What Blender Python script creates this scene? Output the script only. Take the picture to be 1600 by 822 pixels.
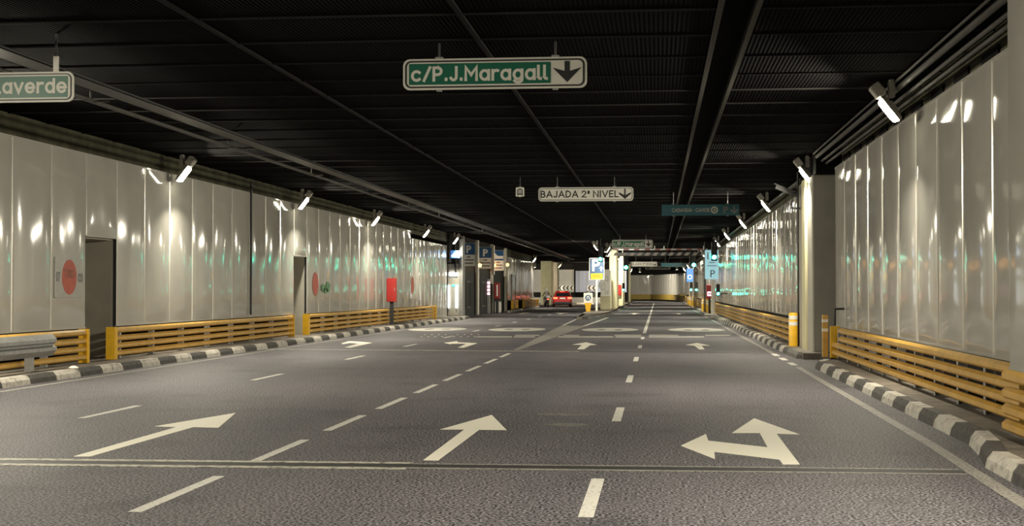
import bpy, math, random
from mathutils import Vector, Matrix, Euler
random.seed(7)
SC = bpy.context.scene
for o in list(bpy.data.objects): bpy.data.objects.remove(o)
COL = SC.collection

# ------------------------------------------------------------------ camera, world, exposure
F = 2200.0                                  # focal length in pixels of the 1600 x 822 frame
EYE = Vector((0, 0, 1.6))
YAW = math.atan(228 / F); PITCH = math.atan(43 / F)
cam_data = bpy.data.cameras.new('camera'); cam = bpy.data.objects.new('camera', cam_data); COL.objects.link(cam)
cam.location = EYE; cam.rotation_euler = (math.pi / 2 + PITCH, 0, YAW)
cam_data.sensor_width = 36; cam_data.lens = F / 1600 * 36; cam_data.clip_end = 500
SC.camera = cam
SC.view_settings.view_transform = 'Standard'; SC.view_settings.look = 'None'
SC.view_settings.exposure = 0.0; SC.view_settings.gamma = 1.0; SC.view_settings.use_curve_mapping = False
SC.cycles.use_denoising = True
SC.cycles.sample_clamp_indirect = 6.0
SC.cycles.caustics_reflective = False; SC.cycles.caustics_refractive = False
SC.cycles.max_bounces = 6
W = bpy.data.worlds.new('world'); SC.world = W; W.use_nodes = True
W.node_tree.nodes['Background'].inputs[0].default_value = (0.55, 0.6, 0.75, 1)
W.node_tree.nodes['Background'].inputs[1].default_value = 0.02
LAMP_W = 500.0                               # watts of one wall floodlight
LAMP_COL = (1.0, 0.92, 0.74)

RM = Euler(cam.rotation_euler).to_matrix()
def ray(px, py): return RM @ Vector(((px - 800) / F, (411 - py) / F, -1))
def at_z(px, py, z=0.0):
    d = ray(px, py); return EYE + d * ((z - EYE.z) / d.z)
def at_x(px, py, x):
    d = ray(px, py); return EYE + d * (x / d.x)
def at_y(px, py, y):
    d = ray(px, py); return EYE + d * (y / d.y)

# ------------------------------------------------------------------ materials
def mat(name, col, rough=0.5, metal=0.0, var=0.12, scale=6.0, bump=0.0, bscale=60.0, spec=0.5, coat=0.0, emit=None, estr=0.0):
    m = bpy.data.materials.new(name); m.use_nodes = True
    nt = m.node_tree; b = nt.nodes['Principled BSDF']
    b.inputs['Roughness'].default_value = rough; b.inputs['Metallic'].default_value = metal
    b.inputs['Specular IOR Level'].default_value = spec
    if coat: b.inputs['Coat Weight'].default_value = coat; b.inputs['Coat Roughness'].default_value = 0.04
    tc = nt.nodes.new('ShaderNodeTexCoord')
    n = nt.nodes.new('ShaderNodeTexNoise'); n.inputs['Scale'].default_value = scale; n.inputs['Detail'].default_value = 5
    nt.links.new(tc.outputs['Object'], n.inputs['Vector'])
    r = nt.nodes.new('ShaderNodeValToRGB')
    r.color_ramp.elements[0].position = 0.3; r.color_ramp.elements[1].position = 0.7
    r.color_ramp.elements[0].color = (*[c * (1 - var) for c in col], 1); r.color_ramp.elements[1].color = (*[min(1, c * (1 + var)) for c in col], 1)
    nt.links.new(n.outputs['Fac'], r.inputs['Fac']); nt.links.new(r.outputs['Color'], b.inputs['Base Color'])
    if bump:
        n2 = nt.nodes.new('ShaderNodeTexNoise'); n2.inputs['Scale'].default_value = bscale; n2.inputs['Detail'].default_value = 4
        nt.links.new(tc.outputs['Object'], n2.inputs['Vector'])
        bp = nt.nodes.new('ShaderNodeBump'); bp.inputs['Strength'].default_value = bump; bp.inputs['Distance'].default_value = 0.02
        nt.links.new(n2.outputs['Fac'], bp.inputs['Height']); nt.links.new(bp.outputs['Normal'], b.inputs['Normal'])
    if emit:
        b.inputs['Emission Color'].default_value = (*emit, 1); b.inputs['Emission Strength'].default_value = estr
    return m

def asphalt():
    m = bpy.data.materials.new('asphalt'); m.use_nodes = True
    nt = m.node_tree; b = nt.nodes['Principled BSDF']; L = nt.links.new
    tc = nt.nodes.new('ShaderNodeTexCoord')
    def noise(s, d=3, v=None):
        n = nt.nodes.new('ShaderNodeTexNoise'); n.inputs['Scale'].default_value = s; n.inputs['Detail'].default_value = d
        L(v or tc.outputs['Object'], n.inputs['Vector']); return n
    def ramp(src, p0, c0, p1, c1):
        r = nt.nodes.new('ShaderNodeValToRGB'); e = r.color_ramp.elements
        e[0].position = p0; e[0].color = (*c0, 1); e[1].position = p1; e[1].color = (*c1, 1)
        L(src, r.inputs['Fac']); return r
    def mul(a, c, f=1.0):
        x = nt.nodes.new('ShaderNodeMix'); x.data_type = 'RGBA'; x.blend_type = 'MULTIPLY'; x.inputs['Factor'].default_value = f
        L(a, x.inputs[6]); L(c, x.inputs[7]); return x.outputs[2]
    fine = noise(42, 3)
    c1 = ramp(fine.outputs['Fac'], 0.43, (0.009, 0.0088, 0.010), 0.60, (0.218, 0.209, 0.226))
    mp = nt.nodes.new('ShaderNodeMapping'); mp.inputs['Scale'].default_value = (1.0, 0.12, 1)
    L(tc.outputs['Object'], mp.inputs['Vector'])
    wear = noise(0.55, 4, mp.outputs['Vector'])
    c2 = ramp(wear.outputs['Fac'], 0.3, (0.74, 0.73, 0.76), 0.72, (1.12, 1.1, 1.06))
    stain = noise(0.9, 5)
    c3 = ramp(stain.outputs['Fac'], 0.30, (0.72, 0.72, 0.72), 0.46, (1, 1, 1))
    L(mul(mul(c1.outputs['Color'], c2.outputs['Color']), c3.outputs['Color']), b.inputs['Base Color'])
    b.inputs['Roughness'].default_value = 0.62; b.inputs['Specular IOR Level'].default_value = 0.25
    bp = nt.nodes.new('ShaderNodeBump'); bp.inputs['Strength'].default_value = 0.55; bp.inputs['Distance'].default_value = 0.012
    L(fine.outputs['Fac'], bp.inputs['Height']); L(bp.outputs['Normal'], b.inputs['Normal'])
    return m

def worn_paint(name, col, lo=0.42, hi=0.56, under=(0.10, 0.095, 0.09), scale=35, rough=0.6):
    m = bpy.data.materials.new(name); m.use_nodes = True
    nt = m.node_tree; b = nt.nodes['Principled BSDF']; L = nt.links.new
    tc = nt.nodes.new('ShaderNodeTexCoord')
    n = nt.nodes.new('ShaderNodeTexNoise'); n.inputs['Scale'].default_value = scale; n.inputs['Detail'].default_value = 6
    L(tc.outputs['Object'], n.inputs['Vector'])
    n2 = nt.nodes.new('ShaderNodeTexNoise'); n2.inputs['Scale'].default_value = 2.3; n2.inputs['Detail'].default_value = 3
    L(tc.outputs['Object'], n2.inputs['Vector'])
    a = nt.nodes.new('ShaderNodeMath'); a.operation = 'MULTIPLY_ADD'; a.inputs[1].default_value = 0.25
    L(n2.outputs['Fac'], a.inputs[0]); L(n.outputs['Fac'], a.inputs[2])
    r = nt.nodes.new('ShaderNodeValToRGB'); e = r.color_ramp.elements
    e[0].position = lo; e[0].color = (*under, 1); e[1].position = hi; e[1].color = (*col, 1)
    L(a.outputs[0], r.inputs['Fac']); L(r.outputs['Color'], b.inputs['Base Color'])
    b.inputs['Roughness'].default_value = rough
    return m

def panel_mat():
    m = mat('enamelled_panel', (0.475, 0.46, 0.415), rough=0.085, var=0.05, scale=1.2, spec=0.5)
    return m

def ceiling_mat():
    m = bpy.data.materials.new('black_ribbed_sheet'); m.use_nodes = True
    nt = m.node_tree; b = nt.nodes['Principled BSDF']; L = nt.links.new
    tc = nt.nodes.new('ShaderNodeTexCoord')
    w = nt.nodes.new('ShaderNodeTexWave'); w.bands_direction = 'X'; w.inputs['Scale'].default_value = 5.5; w.inputs['Distortion'].default_value = 0
    L(tc.outputs['Object'], w.inputs['Vector'])
    n = nt.nodes.new('ShaderNodeTexNoise'); n.inputs['Scale'].default_value = 0.6
    L(tc.outputs['Object'], n.inputs['Vector'])
    r = nt.nodes.new('ShaderNodeValToRGB'); e = r.color_ramp.elements
    e[0].position = 0.35; e[0].color = (0.0010, 0.0010, 0.0012, 1); e[1].position = 0.95; e[1].color = (0.0055, 0.005, 0.0055, 1)
    L(w.outputs['Fac'], r.inputs['Fac'])
    x = nt.nodes.new('ShaderNodeMix'); x.data_type = 'RGBA'; x.blend_type = 'MULTIPLY'; x.inputs['Factor'].default_value = 0.8
    L(r.outputs['Color'], x.inputs[6]); L(n.outputs['Fac'], x.inputs[7]); L(x.outputs[2], b.inputs['Base Color'])
    b.inputs['Roughness'].default_value = 0.9; b.inputs['Specular IOR Level'].default_value = 0.02
    bp = nt.nodes.new('ShaderNodeBump'); bp.inputs['Strength'].default_value = 0.5; bp.inputs['Distance'].default_value = 0.02
    L(w.outputs['Fac'], bp.inputs['Height']); L(bp.outputs['Normal'], b.inputs['Normal'])
    return m

M = dict(
    asphalt=asphalt(), panel=panel_mat(), ceil=ceiling_mat(),
    seam=mat('seam_strip', (0.75, 0.73, 0.66), rough=0.15, metal=0.3, var=0.05),
    ceil_joint=mat('ceiling_joint', (0.017, 0.016, 0.0155), rough=0.8, spec=0.05),
    ceil_lip=mat('ceiling_lip', (0.04, 0.038, 0.032), rough=0.6, spec=0.1),
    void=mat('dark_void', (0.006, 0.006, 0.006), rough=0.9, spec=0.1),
    olive=mat('olive_concrete', (0.075, 0.072, 0.045), rough=0.85, var=0.35, scale=2.5, spec=0.2),
    backing=mat('dark_backing', (0.018, 0.016, 0.014), rough=0.9, spec=0.2),
    concrete=mat('painted_concrete', (0.40, 0.38, 0.32), rough=0.75, var=0.1, scale=2, bump=0.15, bscale=25),
    cream=mat('cream_paint', (0.62, 0.58, 0.36), rough=0.6, var=0.08, scale=1.5),
    walk=mat('sidewalk_concrete', (0.15, 0.13, 0.105), rough=0.85, var=0.35, scale=3, bump=0.3, bscale=40),
    kerb_dark=mat('kerb_black', (0.06, 0.056, 0.05), rough=0.75, var=0.4, scale=12, bump=0.3),
    kerb_white=worn_paint('kerb_white', (0.50, 0.47, 0.41), 0.44, 0.66, (0.25, 0.23, 0.2), 9),
    kerb_plain=mat('kerb_plain', (0.10, 0.095, 0.085), rough=0.8, var=0.4, scale=8, bump=0.3),
    yellow=mat('yellow_enamel', (0.58, 0.345, 0.075), rough=0.38, var=0.14, scale=4),
    yellow_bright=mat('bright_yellow', (0.75, 0.43, 0.02), rough=0.4, var=0.1),
    galv=mat('galvanised_steel', (0.36, 0.36, 0.35), rough=0.42, metal=0.6, var=0.15, scale=9),
    grey=mat('grey_paint', (0.25, 0.25, 0.24), rough=0.5),
    dark=mat('dark_metal', (0.025, 0.025, 0.027), rough=0.5),
    black=mat('black_paint', (0.010, 0.010, 0.010), rough=0.45),
    pipe=mat('grey_conduit', (0.055, 0.052, 0.045), rough=0.6, metal=0.0, var=0.2, scale=3),
    housing=mat('lamp_housing', (0.42, 0.40, 0.35), rough=0.45, metal=0.2),
    lens=mat('lamp_glass', (0.9, 0.88, 0.8), rough=0.3, emit=(1.0, 0.93, 0.70), estr=34),
    lens_orange=mat('lamp_glass_orange', (0.9, 0.7, 0.4), rough=0.3, emit=(1.0, 0.55, 0.18), estr=25),
    road_white=worn_paint('road_paint_white', (0.50, 0.485, 0.44)),
    road_arrow=worn_paint('road_paint_arrow', (0.72, 0.69, 0.58), 0.34, 0.46, (0.3, 0.28, 0.25)),
    road_faint=worn_paint('road_paint_faded', (0.27, 0.255, 0.225), 0.5, 0.70),
    joint_light=worn_paint('joint_mortar', (0.42, 0.40, 0.33), 0.46, 0.66, (0.09, 0.085, 0.08), 14),
    joint_dark=mat('joint_rubber', (0.016, 0.016, 0.016), rough=0.6, var=0.3),
    gantry_pale=mat('gantry_pale', (0.22, 0.20, 0.18), rough=0.6, var=0.2), road_mid=worn_paint('road_paint_mid', (0.36, 0.345, 0.30), 0.36, 0.52, (0.2, 0.19, 0.17)), barrier_dull=mat('dull_yellow', (0.30, 0.21, 0.04), rough=0.6), black_gate=mat('black_shutter', (0.012, 0.012, 0.012), rough=0.6, spec=0.2),
    sign_white=mat('sign_white', (0.82, 0.80, 0.72), rough=0.4, var=0.05),
    sheet_white=mat('sheet_white', (0.56, 0.545, 0.48), rough=0.45, var=0.06),
    sign_green=mat('sign_green', (0.0, 0.095, 0.052), rough=0.4, var=0.06),
    sign_blue=mat('sign_blue', (0.03, 0.10, 0.24), rough=0.4, var=0.06),
    sign_teal=mat('sign_teal', (0.035, 0.135, 0.16), rough=0.4, var=0.06),
    sign_yellow=mat('sign_yellow', (0.85, 0.50, 0.01), rough=0.4, var=0.05),
    brown=mat('brown_concrete', (0.11, 0.092, 0.065), rough=0.8, var=0.2),
    red_dark=mat('dark_red', (0.20, 0.02, 0.02), rough=0.5),
    red=mat('red_enamel', (0.40, 0.03, 0.027), rough=0.35, var=0.1),
    sticker=mat('sticker_red', (0.46, 0.085, 0.05), rough=0.5, var=0.1),
    sticker_ink=mat('sticker_ink', (0.22, 0.10, 0.07), rough=0.6),
    sticker_film=mat('sticker_film', (0.45, 0.435, 0.405), rough=0.12, var=0.05),
    sticker_green=mat('sticker_green', (0.10, 0.27, 0.10), rough=0.5),
    ink=mat('grey_ink', (0.12, 0.115, 0.11), rough=0.6),
    car_red=mat('car_red', (0.42, 0.015, 0.015), rough=0.22, coat=0.6, var=0.03),
    glass=mat('dark_glass', (0.012, 0.013, 0.015), rough=0.06, spec=0.6),
    tyre=mat('tyre_rubber', (0.012, 0.012, 0.012), rough=0.8),
    tail=mat('tail_light', (0.6, 0.05, 0.03), rough=0.3, emit=(1.0, 0.10, 0.04), estr=5),
    green_lit=mat('green_signal', (0.1, 0.6, 0.4), rough=0.3, emit=(0.03, 1.0, 0.60), estr=48),
    green_lit_soft=mat('green_sign_light', (0.1, 0.6, 0.5), rough=0.3, emit=(0.05, 0.95, 0.72), estr=3),
    white_lit=mat('white_tube', (0.9, 0.92, 1), rough=0.3, emit=(0.85, 0.93, 1.0), estr=5),
    blue_lit=mat('blue_lit_panel', (0.1, 0.25, 0.6), rough=0.3, emit=(0.03, 0.14, 0.45), estr=0.8),
    cyan_lit=mat('cyan_lit_panel', (0.35, 0.5, 0.53), rough=0.4, emit=(0.38, 0.72, 0.80), estr=0.65),
    pink_lit=mat('pink_lit', (0.8, 0.5, 0.55), rough=0.4, emit=(1.0, 0.55, 0.65), estr=2.5),
    orange_lit=mat('orange_lit', (0.9, 0.5, 0.2), rough=0.4, emit=(1.0, 0.42, 0.08), estr=10),
    skin=mat('skin', (0.45, 0.27, 0.19), rough=0.6), jacket=mat('jacket', (0.33, 0.29, 0.25), rough=0.8),
    helmet=mat('white_helmet', (0.75, 0.75, 0.72), rough=0.25), bike=mat('silver_bodywork', (0.5, 0.5, 0.5), rough=0.3, metal=0.4),
    blue_white=mat('bluish_white_cladding', (0.50, 0.55, 0.72), rough=0.3, var=0.05),
    green_door=mat('dark_green_door', (0.05, 0.10, 0.085), rough=0.25),
)

# ------------------------------------------------------------------ mesh helpers
class MB:
    def __init__(s): s.v = []; s.f = []; s.mi = []; s.sm = []
    def add(s, vs, fs, m=0, smooth=False):
        b = len(s.v); s.v += [tuple(v) for v in vs]
        for f in fs: s.f.append([b + i for i in f]); s.mi.append(m); s.sm.append(smooth)
        return s
    def box(s, lo, hi, m=0, R=None, c=None):
        x0, y0, z0 = lo; x1, y1, z1 = hi
        vs = [Vector(p) for p in ((x0,y0,z0),(x1,y0,z0),(x1,y1,z0),(x0,y1,z0),(x0,y0,z1),(x1,y0,z1),(x1,y1,z1),(x0,y1,z1))]
        if R is not None:
            c = Vector(c or (0,0,0)); vs = [c + R @ (v - c) for v in vs]
        return s.add(vs, [(3,2,1,0),(4,5,6,7),(0,1,5,4),(1,2,6,5),(2,3,7,6),(3,0,4,7)], m)
    def bbox(s, lo, hi, ch=0.01, m=0):
        """box with chamfered edges: octagonal footprint plus chamfered top and bottom"""
        x0, y0, z0 = lo; x1, y1, z1 = hi
        def ring(i, z): 
            a0, a1, b0, b1 = x0 + i, x1 - i, y0 + i, y1 - i
            return [(a0+ch,b0,z),(a1-ch,b0,z),(a1,b0+ch,z),(a1,b1-ch,z),(a1-ch,b1,z),(a0+ch,b1,z),(a0,b1-ch,z),(a0,b0+ch,z)]
        return s.loft([ring(ch, z0), ring(0, z0+ch), ring(0, z1-ch), ring(ch, z1)], m)
    def loft(s, rings, m=0, smooth=False, caps=True):
        n = len(rings[0]); vs = [p for r in rings for p in r]; fs = []
        for k in range(len(rings) - 1):
            for i in range(n):
                j = (i + 1) % n; fs.append((k*n+i, k*n+j, (k+1)*n+j, (k+1)*n+i))
        s.add(vs, fs, m, smooth)
        if caps:
            s.add(rings[0], [tuple(reversed(range(n)))], m); s.add(rings[-1], [tuple(range(n))], m)
        return s
    def tube(s, p0, p1, r0, r1=None, n=12, m=0, smooth=True):
        p0 = Vector(p0); p1 = Vector(p1); r1 = r0 if r1 is None else r1
        d = (p1 - p0).normalized(); a = d.orthogonal().normalized(); b = d.cross(a)
        R = [[p + (a * math.cos(t) + b * math.sin(t)) * r for t in [2*math.pi*i/n for i in range(n)]] for p, r in ((p0, r0), (p1, r1))]
        return s.loft(R, m, smooth)
    def path_tube(s, pts, r, n=8, m=0):
        for a, b in zip(pts, pts[1:]): s.tube(a, b, r, n=n, m=m)
        return s
    def lathe(s, prof, n=16, m=0, c=(0,0,0)):
        c = Vector(c)
        return s.loft([[c + Vector((r*math.cos(2*math.pi*i/n), r*math.sin(2*math.pi*i/n), z)) for i in range(n)] for r, z in prof], m, True)
    def prism(s, poly, o, u, v, n, d0, d1, m=0):
        """polygon (2-d) in the frame o,u,v pushed from d0 to d1 along n (d1 is the seen face)"""
        o, u, v, n = Vector(o), Vector(u), Vector(v), Vector(n); k = len(poly)
        a = [o + u*x + v*y + n*d0 for x, y in poly]; b = [o + u*x + v*y + n*d1 for x, y in poly]
        s.add(a + b, [tuple(reversed(range(k)))] + [tuple(range(k, 2*k))] + [(i, (i+1) % k, k + (i+1) % k, k + i) for i in range(k)], m)
        return s
    def build(s, name, mats, parent=None, loc=None):
        me = bpy.data.meshes.new(name); me.from_pydata(s.v, [], s.f)
        for m in (mats if isinstance(mats, (list, tuple)) else [mats]): me.materials.append(M[m] if isinstance(m, str) else m)
        me.polygons.foreach_set('material_index', s.mi); me.polygons.foreach_set('use_smooth', s.sm)
        me.update()
        import bmesh
        bm = bmesh.new(); bm.from_mesh(me); bmesh.ops.recalc_face_normals(bm, faces=bm.faces); bm.to_mesh(me); bm.free()
        o = bpy.data.objects.new(name, me); COL.objects.link(o)
        if parent: o.parent = parent
        if loc is not None: o.location = loc
        return o

def tag(o, label, cat, group=None):
    o['label'] = label; o['category'] = cat
    if group: o['group'] = group
    return o
def struct(o): o['kind'] = 'structure'; return o
def thing(name, label, cat, loc=(0,0,0), rz=0.0, group=None):
    o = bpy.data.objects.new(name, None); COL.objects.link(o); o.empty_display_size = 0.2
    o.location = loc; o.rotation_euler = (0, 0, rz)
    return tag(o, label, cat, group)
def dup(root, loc, rz=None, label=None, group=None):
    r = root.copy(); COL.objects.link(r); r.location = loc
    if rz is not None: r.rotation_euler = (0, 0, rz)
    if label: r['label'] = label
    if group: r['group'] = group
    for ch in list(root.children):
        c = ch.copy(); COL.objects.link(c); c.parent = r
        for g in list(ch.children):
            d = g.copy(); COL.objects.link(d); d.parent = c
    return r
ORD = 'first second third fourth fifth sixth seventh eighth ninth tenth eleventh twelfth thirteenth fourteenth fifteenth sixteenth'.split()
X_, Y_, Z_ = Vector((1,0,0)), Vector((0,1,0)), Vector((0,0,1))
FRONT = dict(u=X_, v=Z_, n=-Y_)             # a face that looks at oncoming drivers
def rrect(cx, cy, w, h, r, n=5):
    pts = []
    for qx, qy, a0 in ((w/2-r, h/2-r, 0), (-w/2+r, h/2-r, 90), (-w/2+r, -h/2+r, 180), (w/2-r, -h/2+r, 270)):
        for i in range(n + 1):
            a = math.radians(a0 + 90 * i / n); pts.append((cx + qx + r*math.cos(a), cy + qy + r*math.sin(a)))
    return pts
def ellipse(cx, cy, a, b, n=28): return [(cx + a*math.cos(2*math.pi*i/n), cy + b*math.sin(2*math.pi*i/n)) for i in range(n)]
def text(name, string, m, parent, o, u, v, n, box, bold=0.0, depth=0.003, d0=0.0):
    """lettering fitted into box (x0, y0, x1, y1) of the frame o,u,v; n is the outward normal"""
    c = bpy.data.curves.new('lettering', 'FONT'); c.body = string; c.size = 1; c.offset = bold; c.resolution_u = 3; c.extrude = 0.001
    t = bpy.data.objects.new('lettering_source', c); COL.objects.link(t)
    dg = bpy.context.evaluated_depsgraph_get(); me = bpy.data.meshes.new_from_object(t.evaluated_get(dg))
    bpy.data.objects.remove(t); bpy.data.curves.remove(c)
    xs = [w.co.x for w in me.vertices]; ys = [w.co.y for w in me.vertices]
    x0, y0, x1, y1 = box; o, u, v, n = Vector(o), Vector(u), Vector(v), Vector(n)
    sx = (x1-x0) / (max(xs)-min(xs)); sy = (y1-y0) / (max(ys)-min(ys))
    for w in me.vertices:
        w.co = o + u*(x0 + (w.co.x-min(xs))*sx) + v*(y0 + (w.co.y-min(ys))*sy) + n*(d0 + (depth if w.co.z > 0 else 0))
    me.materials.clear(); me.materials.append(M[m]); me.name = name
    ob = bpy.data.objects.new(name, me); COL.objects.link(ob); ob.parent = parent
    return ob

def _arc(cx, cy, rx, ry, a0, a1, n=14): return [(cx + rx*math.cos(math.radians(a0+(a1-a0)*i/n)), cy + ry*math.sin(math.radians(a0+(a1-a0)*i/n))) for i in range(n+1)]
_BOWL = _arc(.32, .36, .31, .36, 0, 360, 22)
GLYPH = {                                    # pen strokes on a cap height of 1: (width, polylines)
 'c': (.62, [_arc(.34,.36,.33,.36,48,312)]), '/': (.46, [[(0,-.02),(.46,1.02)]]), '.': (.10, [[(.05,.03),(.05,.07)]]), '·': (.10, [[(.05,.45),(.05,.5)]]),
 'P': (.60, [[(0,0),(0,1)], [(.04,1),(.3,1)] + _arc(.3,.72,.28,.28,90,-90) + [(.04,.44)]]), 'J': (.46, [[(.44,1)] + _arc(.22,.25,.22,.25,0,-155)]),
 'M': (.84, [[(0,0),(0,1),(.42,.38),(.84,1),(.84,0)]]), 'a': (.64, [_BOWL, [(.64,.72),(.64,0)]]), 'r': (.38, [[(0,0),(0,.72)], _arc(.30,.40,.30,.32,180,70)]),
 'g': (.64, [_BOWL, [(.64,.72)] + _arc(.33,-.02,.31,.24,0,-150)]), 'l': (.16, [[(0,1),(0,.16)] + _arc(.16,.16,.16,.16,180,270,6)]),
 'V': (.78, [[(0,1),(.39,0),(.78,1)]]), 'i': (.06, [[(.03,0),(.03,.70)], [(.03,.95),(.03,1)]]), 'v': (.62, [[(0,.72),(.31,0),(.62,.72)]]),
 'e': (.66, [[(.08,.36),(.60,.36)], _arc(.33,.36,.33,.36,0,318,20)]), 'd': (.64, [_BOWL, [(.64,1),(.64,0)]]),
 'B': (.58, [[(0,0),(0,1)], [(.04,1),(.28,1)] + _arc(.28,.765,.24,.235,90,-90) + [(.04,.53)], [(.3,.53)] + _arc(.3,.265,.28,.265,88,-90) + [(.04,0)]]),
 'A': (.80, [[(0,0),(.40,1),(.80,0)], [(.14,.32),(.66,.32)]]), 'D': (.68, [[(0,0),(0,1),(.22,1)] + _arc(.22,.5,.46,.5,90,-90) + [(0,0)]]),
 '2': (.60, [_arc(.3,.70,.28,.30,165,-30) + [(.02,0),(.60,0)]]), 'º': (.24, [_arc(.12,.86,.10,.13,0,360,12), [(.02,.62),(.22,.62)]]),
 'N': (.70, [[(0,0),(0,1),(.70,0),(.70,1)]]), 'I': (.06, [[(.03,0),(.03,1)]]), 'E': (.52, [[(.52,1),(0,1),(0,0),(.52,0)], [(0,.52),(.44,.52)]]), 'L': (.48, [[(0,1),(0,0),(.48,0)]]),
 'C': (.76, [_arc(.48,.5,.46,.5,48,312,18)]), 'G': (.84, [_arc(.48,.5,.46,.5,48,350,18) + [(.94,.5),(.56,.5)]]), 'U': (.66, [[(0,1)] + _arc(.33,.33,.33,.33,180,360,12) + [(.66,1)]]),
 'O': (.94, [_arc(.47,.5,.47,.5,0,360,26)])}
def lettering(string, m, parent, box, weight=.17, gap=.20, d0=0.0, o=(0,0,0), u=X_, v=Z_, n=-Y_):
    """sign lettering drawn as pen strokes, fitted into box (x0, y0, x1, y1); y0 and y1 are baseline and cap height"""
    x = weight/2; strokes = []
    for ch in string:
        if ch == ' ': x += .34; continue
        w, lines = GLYPH[ch]
        for q, l in enumerate(lines): strokes.append((q, [(x + a, b) for a, b in l]))
        x += w + weight*.6 + gap
    width = x - gap - weight*.1
    x0, y0, x1, y1 = box; sx = (x1-x0)/width; sy = y1-y0; hx, hy = weight/2*min(sx, sy*1.15), weight/2*sy; hh = (hx+hy)/2
    mb = MB(); o, u, v, n = Vector(o), Vector(u), Vector(v), Vector(n)
    for q_, st in strokes:
        lift = .003 + .0012*q_
        P_ = [Vector((x0 + a*sx, y0 + hh + b*(sy - 2*hh), 0)) for a, b in st]
        Lf, Rt = [], []
        for i, p in enumerate(P_):
            d1 = (P_[i] - P_[i-1]).normalized() if i else None; d2 = (P_[i+1] - P_[i]).normalized() if i < len(P_)-1 else None
            if i == 0 and (P_[0]-P_[-1]).length < 1e-6: d1 = (P_[-1]-P_[-2]).normalized()
            if i == len(P_)-1 and (P_[0]-P_[-1]).length < 1e-6: d2 = (P_[1]-P_[0]).normalized()
            d1 = d1 or d2; d2 = d2 or d1; t_ = (d1 + d2)
            t_ = t_.normalized() if t_.length > .05 else d1
            nn = Vector((-t_.y, t_.x, 0)); k = 1 / max(.45, nn.dot(Vector((-d1.y, d1.x, 0)))); e = Vector((0,0,0))
            closed = (P_[0]-P_[-1]).length < 1e-6
            if not closed and i == 0: e = -d2*hh
            if not closed and i == len(P_)-1: e = d1*hh
            Lf.append(p + e + nn*hh*k); Rt.append(p + e - nn*hh*k)
        k = len(P_); W_ = lambda q, d: o + u*q.x + v*q.y + n*d
        vs = [W_(q, d0+lift) for q in Lf] + [W_(q, d0+lift) for q in Rt] + [W_(q, d0-.001) for q in Lf] + [W_(q, d0-.001) for q in Rt]
        fs = []
        for i in range(k-1): fs += [(i, i+1, k+i+1, k+i), (i, 2*k+i, 2*k+i+1, i+1), (k+i, k+i+1, 3*k+i+1, 3*k+i)]
        mb.add(vs, fs)
    me = bpy.data.meshes.new('lettering'); me.from_pydata(mb.v, [], mb.f); me.materials.append(M[m])
    ob = bpy.data.objects.new('lettering', me); COL.objects.link(ob); ob.parent = parent; return ob

# ------------------------------------------------------------------ the setting: floor, ceiling, walls
XL, XR = -11.75, 4.05
ZB, ZT = 0.84, 4.42                          # cladding bottom and top
HC = 4.88                                    # ceiling
MOD = 1.672
fl = MB().add([(-42,-14,0),(9,-14,0),(9,240,0),(-42,240,0)], [(0,1,2,3)]); struct(fl.build('floor', 'asphalt'))

c = MB()
CH0, CH1 = 0.74, 1.13                        # the slot that runs along the ceiling
c.box((-42,-14,HC), (CH0,240,HC+0.12)); c.box((CH1,-14,HC), (9,240,HC+0.12)); c.box((CH0-.1,-14,HC+.38), (CH1+.1,240,HC+.5), 1)
c.box((CH0-.06,-14,HC+.12), (CH0,240,HC+.38), 1); c.box((CH1,-14,HC+.12), (CH1+.06,240,HC+.38), 1)
struct(c.build('ceiling', ['ceil', 'void']))
j = MB(); y = 6.4
while y < 200:
    j.box((-12.4, y, HC-.022), (CH0-.05, y+.028, HC)); j.box((CH1+.05, y, HC-.022), (4.3, y+.028, HC)); y += MOD
for x in (-5.55, -2.32): j.box((x-.03, -10, HC-.03), (x+.03, 160, HC))
struct(j.build('trim_1', 'ceil_joint'))
j = MB()
j.box((CH0-.05,-12,HC-.05), (CH0+.012,200,HC+.06)); j.box((CH1-.012,-12,HC-.05), (CH1+.05,200,HC+.06))
struct(j.build('trim_2', 'ceil_lip'))

def along(path):
    """arc-length lookup on a polyline of (x, y): s -> (point, unit direction)"""
    pts = [Vector((x, y, 0)) for x, y in path]; L = [0]
    for a, b in zip(pts, pts[1:]): L.append(L[-1] + (b - a).length)
    def f(s):
        k = 0
        while k < len(L) - 2 and s > L[k+1]: k += 1
        d = (pts[k+1] - pts[k]).normalized(); return pts[k] + d * (s - L[k]), d
    return f, L[-1]

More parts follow.
